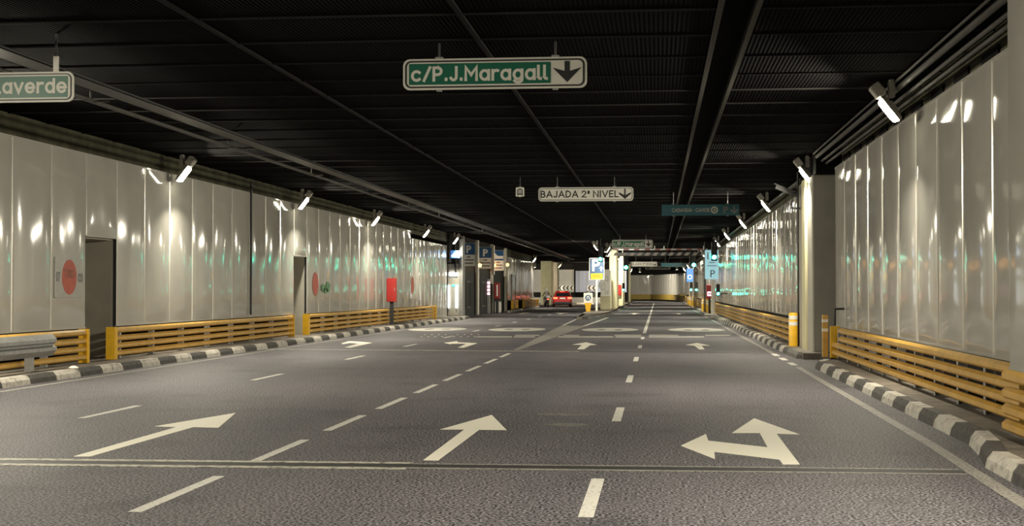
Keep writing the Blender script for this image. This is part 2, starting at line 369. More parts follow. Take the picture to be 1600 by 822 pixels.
def panel_wall(name, path, side, zb, zt, openings=(), amp=0.022, wav=0.0, seed=1, mod=MOD, floor_from=None):
    """pillowed sheet panels with seam strips. side +1: the face looks to the right of the path"""
    f, length = along(path); rnd = random.Random(seed); mb = MB()
    n = max(1, round(length / mod)); step = length / n
    for k in range(n):
        z0 = zb
        mid = f((k + .5) * step)[0]
        for oy0, oy1, oz in openings:
            if oy0 < mid.y < oy1: z0 = oz
        NU, NV = 10, 14; vs = []; fs = []
        a1, a2, a3 = rnd.uniform(.6, 1.3), rnd.uniform(0, 6.28), rnd.uniform(0, 6.28); tl = rnd.uniform(-.004, .004)
        for j in range(NV + 1):
            t = j / NV
            for i in range(NU + 1):
                s_ = i / NU; p, d = f((k + .012 + s_ * .976) * step)
                nrm = Vector((d.y, -d.x, 0)) * side
                e = (4*s_*(1-s_)) ** .7 * min(1, 9*t*(1-t)) ** .6
                dd = amp * a1 * e + tl * (s_ - .5) * 2 * min(1, 6*t*(1-t))
                if wav: dd += wav * math.sin(s_*9 + a2 + 1.5*math.sin(t*5+a3)) * e + wav*.6 * math.sin(t*11 + a3) * e
                vs.append(p + nrm * dd + Z_ * (z0 + (zt - z0) * t))
        for j in range(NV):
            for i in range(NU):
                q = j*(NU+1) + i; fs.append((q, q+1, q+NU+2, q+NU+1))
        mb.add(vs, fs, 0, True)
        # seam strip between this panel and the next
        p, d = f(k * step); nrm = Vector((d.y, -d.x, 0)) * side
        w = .022
        mb.prism([(-w, 0), (w, 0), (w*.5, .014), (-w*.5, .014)], p + Z_*z0, d, nrm, Z_, 0, zt - z0, 1)
    # top and bottom edge trims
    for k in range(n):
        z0 = zb; mid = f((k + .5)*step)[0]
        for oy0, oy1, oz in openings:
            if oy0 < mid.y < oy1: z0 = oz
        p, d = f(k*step); q, _ = f((k+1)*step); nrm = Vector((d.y, -d.x, 0)) * side
        for z in (z0 - .02, zt - .01):
            mb.prism([(0, -.03), (step, -.03), (step, .012), (0, .012)], p + Z_*z, d, nrm, Z_, 0, .03, 0)
    o = mb.build(name, ['panel', 'seam'])
    return struct(o)

D1 = (28.0, 28.0 + MOD); D2 = (28.0 + 10*MOD, 28.0 + 11*MOD); DZ = 2.74
Y0L = 28.0 - 22*MOD; Y1L = 28.0 + 23*MOD   # about -7.4 .. 66.6
panel_wall('wall_left', [(XL, Y0L), (XL, Y1L)], 1, ZB, ZT, [(*D1, DZ), (*D2, DZ)], amp=.032, wav=.004, seed=3)
panel_wall('wall_left_far', [(XL-.12, Y1L), (XL-.12, 72.4)], 1, ZB, 4.12, amp=.03, wav=.012, seed=5, mod=1.1)
panel_wall('wall_left_end', [(XL-.12, 72.4), (XL-.12, 78.8)], 1, .15, 4.12, amp=.03, wav=.02, seed=6, mod=1.2)
panel_wall('wall_left_beyond', [(XL+.15, 108.6), (XL+.15, 132)], 1, ZB, 4.2, amp=.03, wav=.012, seed=8, mod=1.3)
NR = 3.62
panel_wall('wall_right', [(XR, 32.9-11*1.7), (XR, 32.9)], -1, ZB-.04, ZT-.02, amp=.03, wav=.003, seed=11, mod=1.70)
panel_wall('wall_right_near', [(NR, -4.75), (NR, 15.05)], -1, ZB-.04, ZT+.3, amp=.02, wav=.002, seed=12, mod=1.65)
panel_wall('wall_right_far', [(XR, 37.4), (XR, 186)], -1, ZB, ZT-.06, amp=.026, wav=.010, seed=13, mod=1.65)
panel_wall('wall_back', [(-6.5, 223), (-1, 222.5), (2.6, 206), (XR, 186)], 1, 1.0, 4.0, amp=.02, wav=.006, seed=14, mod=1.7)

b = MB()                                     # what stands behind the cladding
def wall_piece(x0, x1, y0, y1, z0=0, z1=HC, m=0): b.box((x0, y0, z0), (x1, y1, z1), m)
wall_piece(-13.6, XL-.14, -14, D1[0]-.02, 0, ZT-.05); wall_piece(-13.6, XL-.14, D1[1]+.02, D2[0]-.02, 0, ZT-.05); wall_piece(-13.6, XL-.22, D2[1]+.02, 79.2, 0, 4.1)
wall_piece(-13.6, XL-.14, D1[0]-.02, D1[1]+.02, DZ, ZT-.05); wall_piece(-13.6, XL-.14, D2[0]-.02, D2[1]+.02, DZ, ZT-.05)
wall_piece(-13.6, XL-.16, -14, 79.2, ZT-.05, HC, 1)
wall_piece(-13.6, XL, 108.4, 132, 0, 4.18); wall_piece(-13.6, XL-.06, 108.4, 132, 4.18, HC, 1)
wall_piece(NR+.14, 6.2, -14, 15.0, 0, HC)
wall_piece(XR+.14, 6.2, 15.0, 32.9, 0, ZT-.08); wall_piece(XR+.16, 6.2, 15.0, 32.9, ZT-.08, HC, 1)
wall_piece(XR+.5, 6.2, 32.9, 37.4, 0, HC); wall_piece(XR+.14, 6.2, 37.4, 186, 0, ZT-.12); wall_piece(XR+.16, 6.2, 37.4, 186, ZT-.12, HC, 1)
wall_piece(-42, 9, 226, 228); wall_piece(4.2, 9, 186, 228, 0, HC)
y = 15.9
while y < 32:                                # solid dark boxes, coloured as shaded hollows in the band above the panels
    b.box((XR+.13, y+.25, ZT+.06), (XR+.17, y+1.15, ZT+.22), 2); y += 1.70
b.add([(-13.6,-14,0),(6.2,-14,0),(6.2,-14,HC),(-13.6,-14,HC)], [(0,1,2,3)])
struct(b.build('wall_backing', ['backing', 'olive', 'void']))

def niche(name, y0, y1):
    m = MB(); x0, x1 = XL-1.35, XL-.10; z0, z1 = .15, DZ
    m.box((x0-.06, y0-.0, z0), (x0, y1, z1)); m.box((x0, y1-.05, z0), (x1+.03, y1, z1)); m.box((x0, y0, z0), (x1+.03, y0+.05, z1))
    m.box((x0, y0, z1-.05), (x1, y1, z1)); m.box((x1+.0, y1-.035, z0), (x1+.075, y1+.01, z1), 1)
    struct(m.build(name, ['concrete', 'dark']))
niche('door_1', *D1); niche('door_2', *D2)

# sidewalks and kerbs
KZ = .15
KL, KR, KRN = -10.66, 3.20, 2.93
s = MB(); s.box((-13.4, -12, 0), (KL-.15, 80.5, KZ-.004)); struct(s.build('sidewalk_left', 'walk'))
s = MB(); s.add([(KR+.15, 30.2, 0),(5, 30.4, 0),(5,-12,0),(KRN+.15,-12,0),(KRN+.15,13.1,0),(KR+.15,14.7,0), (KR+.15,30.2,KZ-.004),(5,30.4,KZ-.004),(5,-12,KZ-.004),(KRN+.15,-12,KZ-.004),(KRN+.15,13.1,KZ-.004),(KR+.15,14.7,KZ-.004)],
   [(0,1,2,3,4,5),(6,7,8,9,10,11)] + [(i,(i+1)%6,6+(i+1)%6,6+i) for i in range(6)])
struct(s.build('sidewalk_right_near', 'walk'))
s = MB(); s.box((KR+.15, 33.2, 0), (5, 186, KZ-.004)); struct(s.build('sidewalk_right_far', 'walk'))

def kerb(name, path, side, mats, seg=1.05, h=KZ, w=.2, start=0):
    """side +1: the face that drops to the road looks to the right of the path; blocks take the materials in turn"""
    f, length = along(path); n = max(1, round(length / seg)); step = length / n; m = MB()
    def ring(s_):
        p, d = f(min(max(s_, .001), length-.001)); nr = Vector((d.y, -d.x, 0)) * side
        return [p + nr*a + Z_*z for a, z in ((0, 0), (-.02, h*.55), (-.07, h), (-w, h), (-w, 0))]
    for k in range(n):
        g = .006
        m.loft([ring(k*step+g), ring((k+1)*step-g)], (k + start) % len(mats))
    return struct(m.build(name, mats))
BW = ['kerb_dark', 'kerb_white']
kerb('kerb_left', [(KL, -10.5), (KL, 79.5), (KL-.9, 80.6)], 1, BW)
kerb('kerb_left_beyond', [(XL+1.1, 99.5), (XL+.75, 132)], 1, BW)
kerb('kerb_right_near', [(4.3, 30.5), (3.5, 30.5), (KR, 29.9), (KR, 14.75), (KRN, 13.1), (KRN, -8)], 1, BW, seg=.95)
kerb('kerb_right_gap', [(3.95, 33.0), (3.25, 33.2), (KR, 34.0), (KR, 36)], -1, ['kerb_plain'])
kerb('kerb_right_far', [(KR, 36), (KR, 186)], -1, BW)

# pillars and far walls
def pillar(name, x0, x1, y0, y1, z0, z1, mm='concrete', strip=None):
    m = MB(); m.bbox((x0, y0, z0), (x1, y1, z1), .03)
    if strip: m.bbox((strip[0], strip[1], z0), (strip[2], strip[3], z1), .02, 1)
    return struct(m.build(name, [mm, 'cream']))
pillar('pillar', 3.66, 4.56, 34.1, 37.3, 0, 4.36, strip=(3.60, 35.2, 3.68, 36.0))
m = MB(); m.box((3.72, 33.8, 4.36), (5, 37.5, HC)); struct(m.build('beam', 'void'))
pillar('pillar', -12.95, -11.75, 156, 159, 0, HC, 'cream')
pillar('pillar', -12.2, -11.6, 163, 166, 0, HC, 'brown')
pillar('pillar', -3.85, -3.30, 112.5, 118, KZ, HC, 'cream')
pillar('pillar', -3.72, -3.25, 134, 138, KZ, HC, 'cream')
pillar('pillar', -3.95, -3.45, 175, 180, KZ, HC, 'cream')
pillar('pillar', -14.2, -13.3, 134, 146, 0, 4.3, 'panel')
m = MB(); m.box((-40, 172, 0), (-3.6, 174, HC), 0); m.box((-40, 171.9, 1.4), (-10.2, 172, 4.15), 1); m.box((-10, 171.85, 1.4), (-3.8, 172, 4.0), 2)
for x in (-9.6, -8.6, -7.6, -6.2, -4.6): m.box((x, 171.8, 1.4), (x+.08, 171.85, 4.0), 1)
m.box((-10, 171.7, .55), (-3.8, 171.85, 1.38), 3)
struct(m.build('wall_back_left', ['backing', 'panel', 'blue_white', 'void']))

# the parking gates: columns, lintel and the space behind
m = MB()
COLS = [(83.7, 84.2), (90.6, 91.1), (98.6, 99.1), (107.6, 108.3)]
for a, c_ in COLS: m.bbox((-13.0, a, 0), (XL+.16, c_, HC), .04)
struct(m.build('pillar_row', 'concrete'))
m = MB(); m.box((-13.2, 79.2, 3.2), (XL-.02, 108.5, HC)); m.box((-13.4, 79.2, 0), (-13.2, 108.5, HC)); struct(m.build('wall_lintel', 'backing'))

# ------------------------------------------------------------------ floodlights
def lamp_proto(label, lens='lens', watts=LAMP_W, col=LAMP_COL, tilt=38):
    """local frame: +X points at the road, base (mount) at the origin on the ceiling, faces lowered; built for the left wall"""
    t = thing('floodlight', label, 'floodlight')
    m = MB(); m.box((-.03, -.06, -.10), (.03, .06, 0)); m.tube((0, -.07, -.07), (0, .07, -.07), .014)
    m.box((-.045, -.075, -.28), (.045, -.06, -.03)); m.box((-.045, .06, -.28), (.045, .075, -.03)); m.build('bracket', 'housing', t)
    c = Vector((.02, 0, -.46))
    nrm = Vector((math.cos(math.radians(tilt)) , .06, -math.sin(math.radians(tilt)))).normalized()
    u = Vector((0,1,0)); u = (u - nrm * u.dot(nrm)).normalized(); v = nrm.cross(u)
    if v.z < 0: v = -v
    m = MB(); R = lambda w, h, d: [c + u*x + v*y + nrm*d for x, y in rrect(0, 0, w, h, .03, 3)]
    m.loft([R(.16, .3, -.07), R(.26, .40, -.05), R(.31, .46, 0), R(.31, .46, .012)]); 
    for k in range(5): m.prism([(-.09+.04*k, -.1), (-.082+.04*k, -.1), (-.082+.04*k, .1), (-.09+.04*k, .1)], c, u, v, nrm, -.09, -.05)
    m.loft([[c + v*t_ + u*x + nrm*y for x, y in rrect(0, -.03, a_, b_, .02, 2)] for t_, a_, b_ in ((.22, .22, .10), (.26, .30, .17), (.44, .30, .17), (.46, .26, .13))])
    hs = m.build('housing', 'housing', t)
    m = MB(); m.loft([R(.30, .43, .012), R(.295, .42, .045), R(.24, .36, .075), R(.13, .22, .085)], smooth=True); m.build('lens', lens, hs)
    ld = bpy.data.lights.new('floodlight_glow', 'AREA'); ld.shape = 'RECTANGLE'; ld.size = .26; ld.size_y = .38; ld.energy = watts; ld.color = col; ld.spread = math.radians(158)
    lo = bpy.data.objects.new('floodlight_glow', ld); COL.objects.link(lo); lo.parent = t
    lo.location = c + nrm * .095; lo.rotation_euler = nrm.to_track_quat('-Z', 'Y').to_euler()
    return t
LZ = 4.88
XLL, XRL = -11.42, 3.62
LEFT_Y = [at_x(px, 300, XLL + .05).y for px in (288, 475, 587, 666, 712)]; RIGHT_Y = [at_x(px, 200, XRL - .0).y for px in (1393, 1261, 1198, 1162, 1137, 1122)]
lp = lamp_proto('lit floodlight above the cladding wall with the two doorways, nearest of its row')
lp.location = (XLL, LEFT_Y[0], LZ)
GL, GR = 'floodlights above the wall with doorways', 'floodlights above the wall with the concrete pillar'
lp['group'] = GL
for k, y in enumerate(LEFT_Y[1:]):
    dup(lp, (XLL, y, LZ), label='lit floodlight above the cladding wall with the two doorways, %s along its row' % ORD[k+1])
for k, y in enumerate((22.2, 10.8, -1.0)):
    dup(lp, (XLL, y, LZ), label='lit floodlight above the guardrail, %s before the nearest visible one of its row' % ORD[k])
# the opposite row is mirrored
rp = lamp_proto('lit floodlight above the wall with the concrete pillar, nearest of its row')
def mirror(root):
    for ch in root.children_recursive:
        if ch.type == 'MESH':
            for v in ch.data.vertices: v.co.x *= -1
            ch.data.flip_normals()
        else:
            ch.location.x *= -1
            d = ch.rotation_euler.to_matrix() @ Vector((0,0,-1)); d.x *= -1; ch.rotation_euler = d.to_track_quat('-Z', 'Y').to_euler()
mirror(rp); rp.location = (XRL, RIGHT_Y[0], LZ); rp['group'] = GR
for k, y in enumerate(RIGHT_Y[1:]):
    dup(rp, (XRL, y, LZ), label='lit floodlight above the wall with the concrete pillar, %s along its row' % ORD[k+1])
for k, y in enumerate((9.6, -2.6)):
    dup(rp, (XRL-.4, y, LZ), label='lit floodlight above the nearest cladding panels, %s before the visible ones' % ORD[k])
# along the traffic island and far left
ip = dup(rp, (-3.95, 92, LZ), rz=-.3, label='lit floodlight over the tip of the traffic island', group='floodlights over the traffic island')
for k, (x, y) in enumerate(((-3.5, 96.6), (-3.85, 108.6), (-3.85, 131), (-3.85, 160), (-4.0, 205))):
    dup(lp, (x, y, LZ), rz=.7, label='lit floodlight along the traffic island, %s behind the one over its tip' % ORD[k], group='floodlights over the traffic island')
dup(lp, (XL+.35, 129.5, LZ), label='lit floodlight at the far end of the panels behind the red car', group='far floodlights')
op = lamp_proto('orange floodlight glowing in front of the far pillar behind the red car', 'lens_orange', 350, (1, .6, .28), 40); op.location = (-11.2, 160.5, LZ)
dup(lp, (-20, 150, LZ), rz=0, label='lit floodlight deep in the side turning beyond the red car', group='far floodlights')
for y in (112, 140, 168, 192): dup(rp, (XRL, y, LZ), label='lit floodlight above the far wall beyond the height gantry, %s of four' % ORD[(112, 140, 168, 192).index(y)], group='floodlights beyond the gantry')

for k, (x, y) in enumerate(((-2.6, 204), (2.4, 180))): dup(rp, (x, y, LZ), rz=-math.pi/2, label='added floodlight brightening the curved end wall, %s of two' % ORD[k], group='added floodlights brightening the end wall')  # extra lamps, added to brighten the otherwise dark end wall
for k, (x, y) in enumerate(((-14, 160), (-7.3, 160))): dup(rp, (x, y, LZ), rz=-math.pi/2, label='added floodlight brightening the wall with the chevron boards, %s of two' % ORD[k], group='added floodlights brightening the chevron wall')  # added fill for the chevron wall, not known fixtures
# ------------------------------------------------------------------ yellow rail barriers
def barrier(label, path, side, zs=(.27, .43, .59, .76), h=.12, post_gap=2.0, ends=(0, 0), group='yellow rail barriers', depth=.075, short=(), mm='yellow'):
    """four rails on steel posts. side +1: the rails look to the right of the path"""
    f, length = along(path); o0, d0 = f(0.001)
    base = Vector((o0.x, o0.y, KZ)); t = thing('rail_barrier', label, 'barrier', base, 0, group)
    prof = [(0, -.5), (.35, -.5), (1, -.24), (1, .20), (.45, .5), (0, .5)]
    seglist = [Vector((x, y, 0)) for x, y in path]
    for k, z in enumerate(zs):
        m = MB(); rings = []
        for i, p in enumerate(seglist):
            a = seglist[max(0, i-1)]; c_ = seglist[min(len(seglist)-1, i+1)]; d = (c_ - a).normalized(); n = Vector((d.y, -d.x, 0)) * side
            if i == 0 and k in short: p = p + d * 1.2
            rings.append([p + n * (.0 + q*depth) + Z_ * (z + r*h) - base for q, r in prof])
        m.loft(rings); m.build('rail', mm, t)
    s_ = .5
    while s_ < length - .2:
        p, d = f(s_); n = Vector((d.y, -d.x, 0)) * side; m = MB()
        c_ = p - base
        m.prism([(-.05, -.12), (.05, -.12), (.05, -.11), (-.035, -.11), (-.035, -.01), (.05, -.01), (.05, 0), (-.05, 0)], Vector((c_.x, c_.y, 0)), d, n, Z_, 0, zs[-1] + .03 - KZ)
        m.build('post', 'galv', t); s_ += post_gap
    for q, s_ in zip(ends, (0.02, length - .02)):
        if q:
            p, d = f(s_); n = Vector((d.y, -d.x, 0)) * side; m = MB(); c_ = p - base
            m.prism([(-.06*q, -.10), (.06*q, -.10), (.06*q, .10), (-.06*q, .10)], Vector((c_.x, c_.y, 0)), d, n, Z_, 0, zs[-1] + .07 - KZ); m.build('end_post', 'yellow_bright', t)
    return t
XBL = -11.45
barrier('yellow four-rail barrier behind the grey guardrail, before the first doorway', [(XBL, -9), (XBL, 27.25)], 1, ends=(0, .7))
barrier('long yellow four-rail barrier between the two wall doorways', [(XBL, 28.65), (XBL, 43.3)], 1, ends=(1.3, .6))
barrier('yellow four-rail barrier beneath the red extinguisher box, past the second doorway', [(XBL, 45.15), (XBL, 71.8)], 1, ends=(1.6, .6))
barrier('short yellow rail barrier lit red beside the far green door', [(XL+.5, 108.8), (XL+.5, 112.5)], 1, ends=(.6, .6))
barrier('yellow rail barrier lit red by the braking car', [(XL+.5, 118), (XL+.5, 132)], 1, ends=(.6, .6))
XBR = 3.80
barrier('yellow four-rail barrier under the big grey panels, in front of the pillar', [(XBR, 31.0), (XBR, 15.1)], 1, ends=(1.2, 0), post_gap=1.5, short=(2, 3))
barrier('nearest yellow rail barrier, its rail ends cut open at the kerb bend', [(3.46, -8), (3.46, 14.4)], -1, ends=(0, 0), post_gap=1.5)
barrier('long yellow rail barrier running from the striped bollard into the distance', [(3.62, 37.5), (3.62, 90)], -1, ends=(.8, .8))
barrier('far yellow rail barrier beyond the lit white post', [(3.62, 91.5), (3.62, 186)], -1, post_gap=3)
barrier('dull yellow barrier along the curved end wall', [(-6.3, 221.6), (-1.1, 221.2), (2.3, 205.2), (3.62, 187)], 1, zs=(.3, .5, .7, .9), h=.2, post_gap=3, mm='barrier_dull')

# the cranked end bracket of the barrier near the pillar
t = thing('barrier_end_post', 'short yellow end post with white bands at the pillar end of the barrier', 'post', (3.62, 31.25, KZ))
m = MB(); m.bbox((-.06, -.06, 0), (.06, .06, .92), .01); m.build('post', 'yellow', t)
for z in (.55, .75): m = MB(); m.bbox((-.063, -.063, z), (.063, .063, z+.08), .01); m.build('band', 'sign_white', t)
m = MB(); m.path_tube([(.22, .05, 0), (.22, .05, 1.05), (.42, .05, 1.05)], .025); m.build('bracket', 'dark', t)

# grey W-beam guardrail in front of the left barrier
t = thing('guardrail', 'grey corrugated steel guardrail in front of the yellow barrier', 'guardrail', (-11.1, 24.45, KZ))
m = MB(); prof = [(0, .26), (.03, .30), (.085, .36), (.085, .42), (.03, .455), (.03, .475), (.085, .51), (.085, .57), (.03, .63), (0, .66)]
prof = [(x - .02, z - .01) for x, z in prof]; full = prof + [(x - .012, z) for x, z in reversed(prof)]
m.loft([[Vector((x, y_, z)) for x, z in full] for y_ in (-34, .55)]); m.build('beam', 'galv', t)
for y_ in (-24, -20, -16, -12, -8, -4, -.25):
    m = MB(); m.prism([(-.06, -.16), (.06, -.16), (.06, -.14), (-.04, -.14), (-.04, -.05), (.06, -.05), (.06, -.03), (-.06, -.03)], (0, y_, 0), Y_, X_, Z_, 0, .6); m.build('post', 'galv', t)

# ------------------------------------------------------------------ road markings
PZ = .004
def flat(poly): 
    m = MB(); k = len(poly); c_ = sum((Vector((p[0], p[1], 0)) for p in poly), Vector()) / k
    a = [Vector((p[0], p[1], .001)) - c_ for p in poly]; bt = [Vector((p[0], p[1], PZ)) - c_ for p in poly]
    m.add(a + bt, [tuple(range(k, 2*k))] + [(i, (i+1) % k, k + (i+1) % k, k + i) for i in range(k)]); return m, c_
def mark(name, poly, label, cat, mm='road_white', group=None):
    m, c_ = flat(poly); o = m.build(name, mm, None, c_); tag(o, label, cat, group); return o
def ground(pts): return [(at_z(px, py).x, at_z(px, py).y) for px, py in pts]
def dash(x, y0, y1, w=.13): return [(x-w/2, y0), (x+w/2, y0), (x+w/2, y1), (x-w/2, y1)]
XD1, XD2, XD3 = -3.76, -.51, -7.18
for k in range(9):
    y0 = 9.85 + 2.97*k
    mark('lane_dash', dash(XD1, y0, y0+1.98, .10), 'white dash of the closely spaced lane line, %s from the near end' % ORD[k], 'road marking', group='dashes of the closely spaced lane line')
for k in range(6):
    y0 = 9.95 + 7.32*k
    mark('lane_dash', dash(XD2, y0, y0+2.05, .11), 'white dash of the lane line beside the doubled arrow, %s from the near end' % ORD[k], 'road marking', group='dashes of the lane line beside the doubled arrow')
for k in range(12):
    y0 = 17.0 + 7.52*k
    mark('lane_dash', dash(XD3, y0, y0+1.95, .11), 'thin white dash of the lane line nearest the doorway wall, %s from the near end' % ORD[k], 'road marking', group='dashes of the lane line nearest the doorway wall')
mark('lane_line', dash(XD2, 53, 180, .13), 'solid white lane line running to the distant end wall', 'road marking')
mark('edge_line', [(2.52, -5), (2.69, -5), (2.80, 11.5), (2.88, 15), (2.96, 29.8), (2.84, 29.8), (2.75, 15), (2.66, 11.5)], 'pale solid edge line along the near black and white kerb', 'road marking', 'road_faint')
mark('edge_line', dash(2.9, 36.5, 120, .13), 'pale solid edge line along the far kerb past the pillar', 'road marking', 'road_faint')
mark('edge_line', dash(-10.32, -5, 78, .14), 'faint edge line beside the kerb of the doorway wall', 'road marking', 'road_faint')
for k in range(3):
    y0 = 30.5 + 2.2*k; mark('edge_dash', dash(2.9, y0, y0+1.2, .14), 'short worn dash at the kerb gap by the pillar, %s of three' % ORD[k], 'road marking', group='dashes at the kerb gap')
P = lambda pts, x0, y0, q=2.2857: [(x0 + x/q, y0 + y/q) for x, y in pts]
arrows = [
 (P([(262,260),(322,260),(690,155),(780,157),(842,104),(553,152),(630,155)], 0, 600), 'big white straight arrow in the lane nearest the doorway wall'),
 (P([(140,502),(193,503),(340,393),(438,394),(385,340),(200,392),(287,392)], 600, 500), 'big white straight arrow in the middle, below the green hanging sign'),
 (P([(1322,352),(1242,405),(1342,405),(1370,456),(1158,432),(1150,408),(1060,450),(1182,498),(1180,472),(1413,500),(1425,517),(1485,517),(1402,407),(1485,410)], 600, 500), 'doubled white arrow pointing ahead and to one side, near the kerb'),
 (P([(690,105),(714,105),(736,91),(760,89),(722,80),(672,88),(706,90)], 600, 500), 'small white straight arrow before the dashed crossing, middle lane'),
 (P([(1126,105),(1145,105),(1134,92),(1165,92),(1118,82),(1076,90),(1108,92)], 600, 500), 'small white straight arrow before the dashed crossing, lane by the pillar'),
 (P([(1222,205),(1340,190),(1345,200),(1520,208),(1395,250),(1345,247),(1420,213),(1290,213),(1280,218)], 480, 500, 5.714), 'bent white arrow turning aside, second from the doorway wall'),
 (P([(305,210),(370,190),(480,195),(585,205),(390,248),(335,245),(455,212),(380,208),(320,218)], 480, 500, 5.714), 'bent white arrow turning aside, nearest the doorway wall')]
for pts, lab in arrows: mark('road_arrow', ground(pts), lab, 'road marking', 'road_arrow')
for k, (x, y0, where) in enumerate(((-9.4, 96, 'by the parking gates'), (-6.7, 96, 'behind the island tip on the turning side'), (-1.6, 95, 'first lane beside the island'), (1.4, 95, 'lane next to the lit white post'))):
    mark('road_arrow', [(x-.12, y0), (x+.12, y0), (x+.12, y0+3), (x+.5, y0+3), (x, y0+5), (x-.5, y0+3), (x-.12, y0+3)], 'tiny distant white arrow, ' + where, 'road marking', 'road_arrow')
for k, (x, where) in enumerate(((-9.05, 'nearest the doorway wall'), (-5.75, 'second from the doorway wall'), (-1.95, 'second from the pillar side'), (1.55, 'nearest the pillar side'))):
    t = thing('speed_disc', 'white elongated speed disc painted on the road, ' + where, 'road marking', (x, 57.6, 0), 0, 'painted speed discs')
    ring = ellipse(0, 0, 1.15, 2.6, 36); m = MB(); m.prism(ring, (0,0,0), X_, Y_, Z_, .001, PZ); m.build('disc', 'road_mid', t)
    for dx in (-.35, .35):
        m = MB(); m.prism(ellipse(dx, 0, .17, .8, 18), (0,0,0), X_, Y_, Z_, PZ, PZ+.002); m.build('numeral_mark', 'ink', t)
up = [(805,843),(880,905),(960,1002),(1014,1060),(1102,1141)]; lo_ = [(745,800),(803,836),(872,958),(962,1002),(1014,1100)]
for k, (a, c_) in enumerate(up):
    mark('crossing_dash', ground([(a,524.6),(c_,524.6),(c_,523.4),(a,523.4)]), 'thin white dash of the far row of the crossing lines, %s from the doorway wall' % ORD[k], 'road marking', 'road_mid', group='far row of crossing dashes')
for k, (a, c_) in enumerate(lo_):
    mark('crossing_dash', ground([(a,527.2),(c_,527.2),(c_,525.8),(a,525.8)]), 'thin white dash of the near row of the crossing lines, %s from the doorway wall' % ORD[k], 'road marking', 'road_mid', group='near row of crossing dashes')
for k in range(16):                           # broken specks of the worn crossing
    px = 657 + k*5.4 + (8 if k > 7 else 0); 
    mark('crossing_speck', ground([(px,526.6 - (k%2)*3),(px+3,526.6-(k%2)*3),(px+3,525.4-(k%2)*3),(px,525.4-(k%2)*3)]), 'worn speck of the broken crossing line, %s from the doorway wall' % ORD[k], 'road marking', 'road_mid', group='worn crossing specks')
# the gore before the island
mark('gore_wedge', ground([(802,547),(811,547),(916,509.5),(878,508.5)]), 'grey painted wedge that opens toward the traffic island', 'road marking', 'road_faint')
mark('gore_line', ground([(878,508.5),(882,508.6),(903,498.5),(900,498.5)]), 'white gore line to the turning side of the island tip', 'road marking')
mark('gore_line', ground([(910,509.4),(916,509.5),(952,496.5),(947,496.5)]), 'white gore line to the straight-on side of the island tip', 'road marking')
# expansion joints across the road
def cross_strip(a, c_, w0, w1, y_off, z1, m, slot):
    pa, pc = at_z(*a), at_z(*c_)
    m.prism([(pa.x, pa.y+y_off-w0/2), (pc.x, pc.y+y_off-w1/2), (pc.x, pc.y+y_off+w1/2), (pa.x, pa.y+y_off+w0/2)], (0,0,0), X_, Y_, Z_, .0005, z1, slot)
m = MB()
pl, pr = (-200, 720), (1505, 737.5)
cross_strip(pl, pr, .56, .20, 0, .0025, m, 1); mid = (640, 728.2)
cross_strip(pl, mid, .15, .12, -.20, .005, m, 0); cross_strip(mid, pr, .09, .06, -.16, .004, m, 2); cross_strip(pl, mid, .15, .10, .19, .005, m, 0); cross_strip(mid, pr, .07, .06, .15, .004, m, 2)
struct(m.build('trim_3', ['joint_light', 'joint_dark', 'road_faint']))
m = MB(); cross_strip((380, 545.5), (905, 549.5), .25, .12, 0, .005, m, 0); cross_strip((905, 549.5), (1170, 551), .1, .1, 0, .004, m, 1); struct(m.build('trim_4', ['joint_light', 'joint_dark']))
# paving patches
m = MB()
for px, py, a, bb in ((880, 648, .35, .14), (885, 664, .28, .2)):
    q = at_z(px, py); m.prism(ellipse(q.x, q.y, a, bb, 14), (0,0,0), X_, Y_, Z_, .0005, .002)
struct(m.build('floor_stain', 'kerb_plain'))
# litter on the kerb and road edge
m = MB(); q = at_z(208, 575, KZ); m.loft([[Vector((.10*math.cos(a)*r, .07*math.sin(a)*r, z)) for a in [i*math.pi/4 for i in range(8)]] for r, z in ((.7, 0), (1, .02), (.6, .05), (.2, .06))])
tag(m.build('litter_scrap', 'sign_white', None, (KL-.1, at_z(208, 577, KZ).y, KZ)), 'crumpled white scrap on the kerb near the first doorway', 'litter')

# ------------------------------------------------------------------ pipes
def pipes(name, label, pts, r, mm, group=None, cat='pipe'):
    m = MB(); 
    for a, c_ in pts: m.tube(a, c_, r, n=10)
    return tag(m.build(name, mm), label, cat, group)
m = MB(); m.box((-8.62, -10, 4.66), (-8.60, 140, 4.70)); m.box((-8.26, -10, 4.66), (-8.24, 140, 4.70)); m.box((-8.62, -10, 4.66), (-8.24, 140, 4.668)); tag(m.build('cable_tray', 'black'), 'long shallow cable tray under the ceiling above the conduit', 'cable tray')
y = 8
rnd = random.Random(4)
t = thing('conduit_pipe', 'pale round conduit on hooks under the ceiling beside the cut-off green sign', 'pipe', (-8.75, 0, 4.55))
m = MB(); m.tube((0, -10, 0), (0, 140, 0), .035); m.build('pipe_run', 'pipe', t)
for k in range(14):
    yy = 14 + 7*k; m = MB(); m.path_tube([(0, yy, .03), (0, yy, .18), (0.1, yy, .31)], .012, 6); m.path_tube([(.05, yy, -.02), (.3, yy, -.02)], .01, 6); m.build('hook', 'pipe', t)
for k, (x, z, r) in enumerate(((3.74, 4.76, .045), (3.86, 4.66, .03), (3.96, 4.60, .03), (3.66, 4.83, .02))):
    pipes('conduit_pipe', ('thick dark conduit above the panels by the pillar', 'thin conduit just below the thick dark one', 'lowest conduit above the panel tops', 'thinnest conduit tight against the ceiling above the panels')[k], [((x, 15.15, z), (x, 33.75, z))], r, 'pipe')
pipes('conduit_pipe', 'dark conduit above the long far wall past the pillar', [((3.98, 37.5, 4.7), (3.98, 150, 4.7))], .05, 'dark')
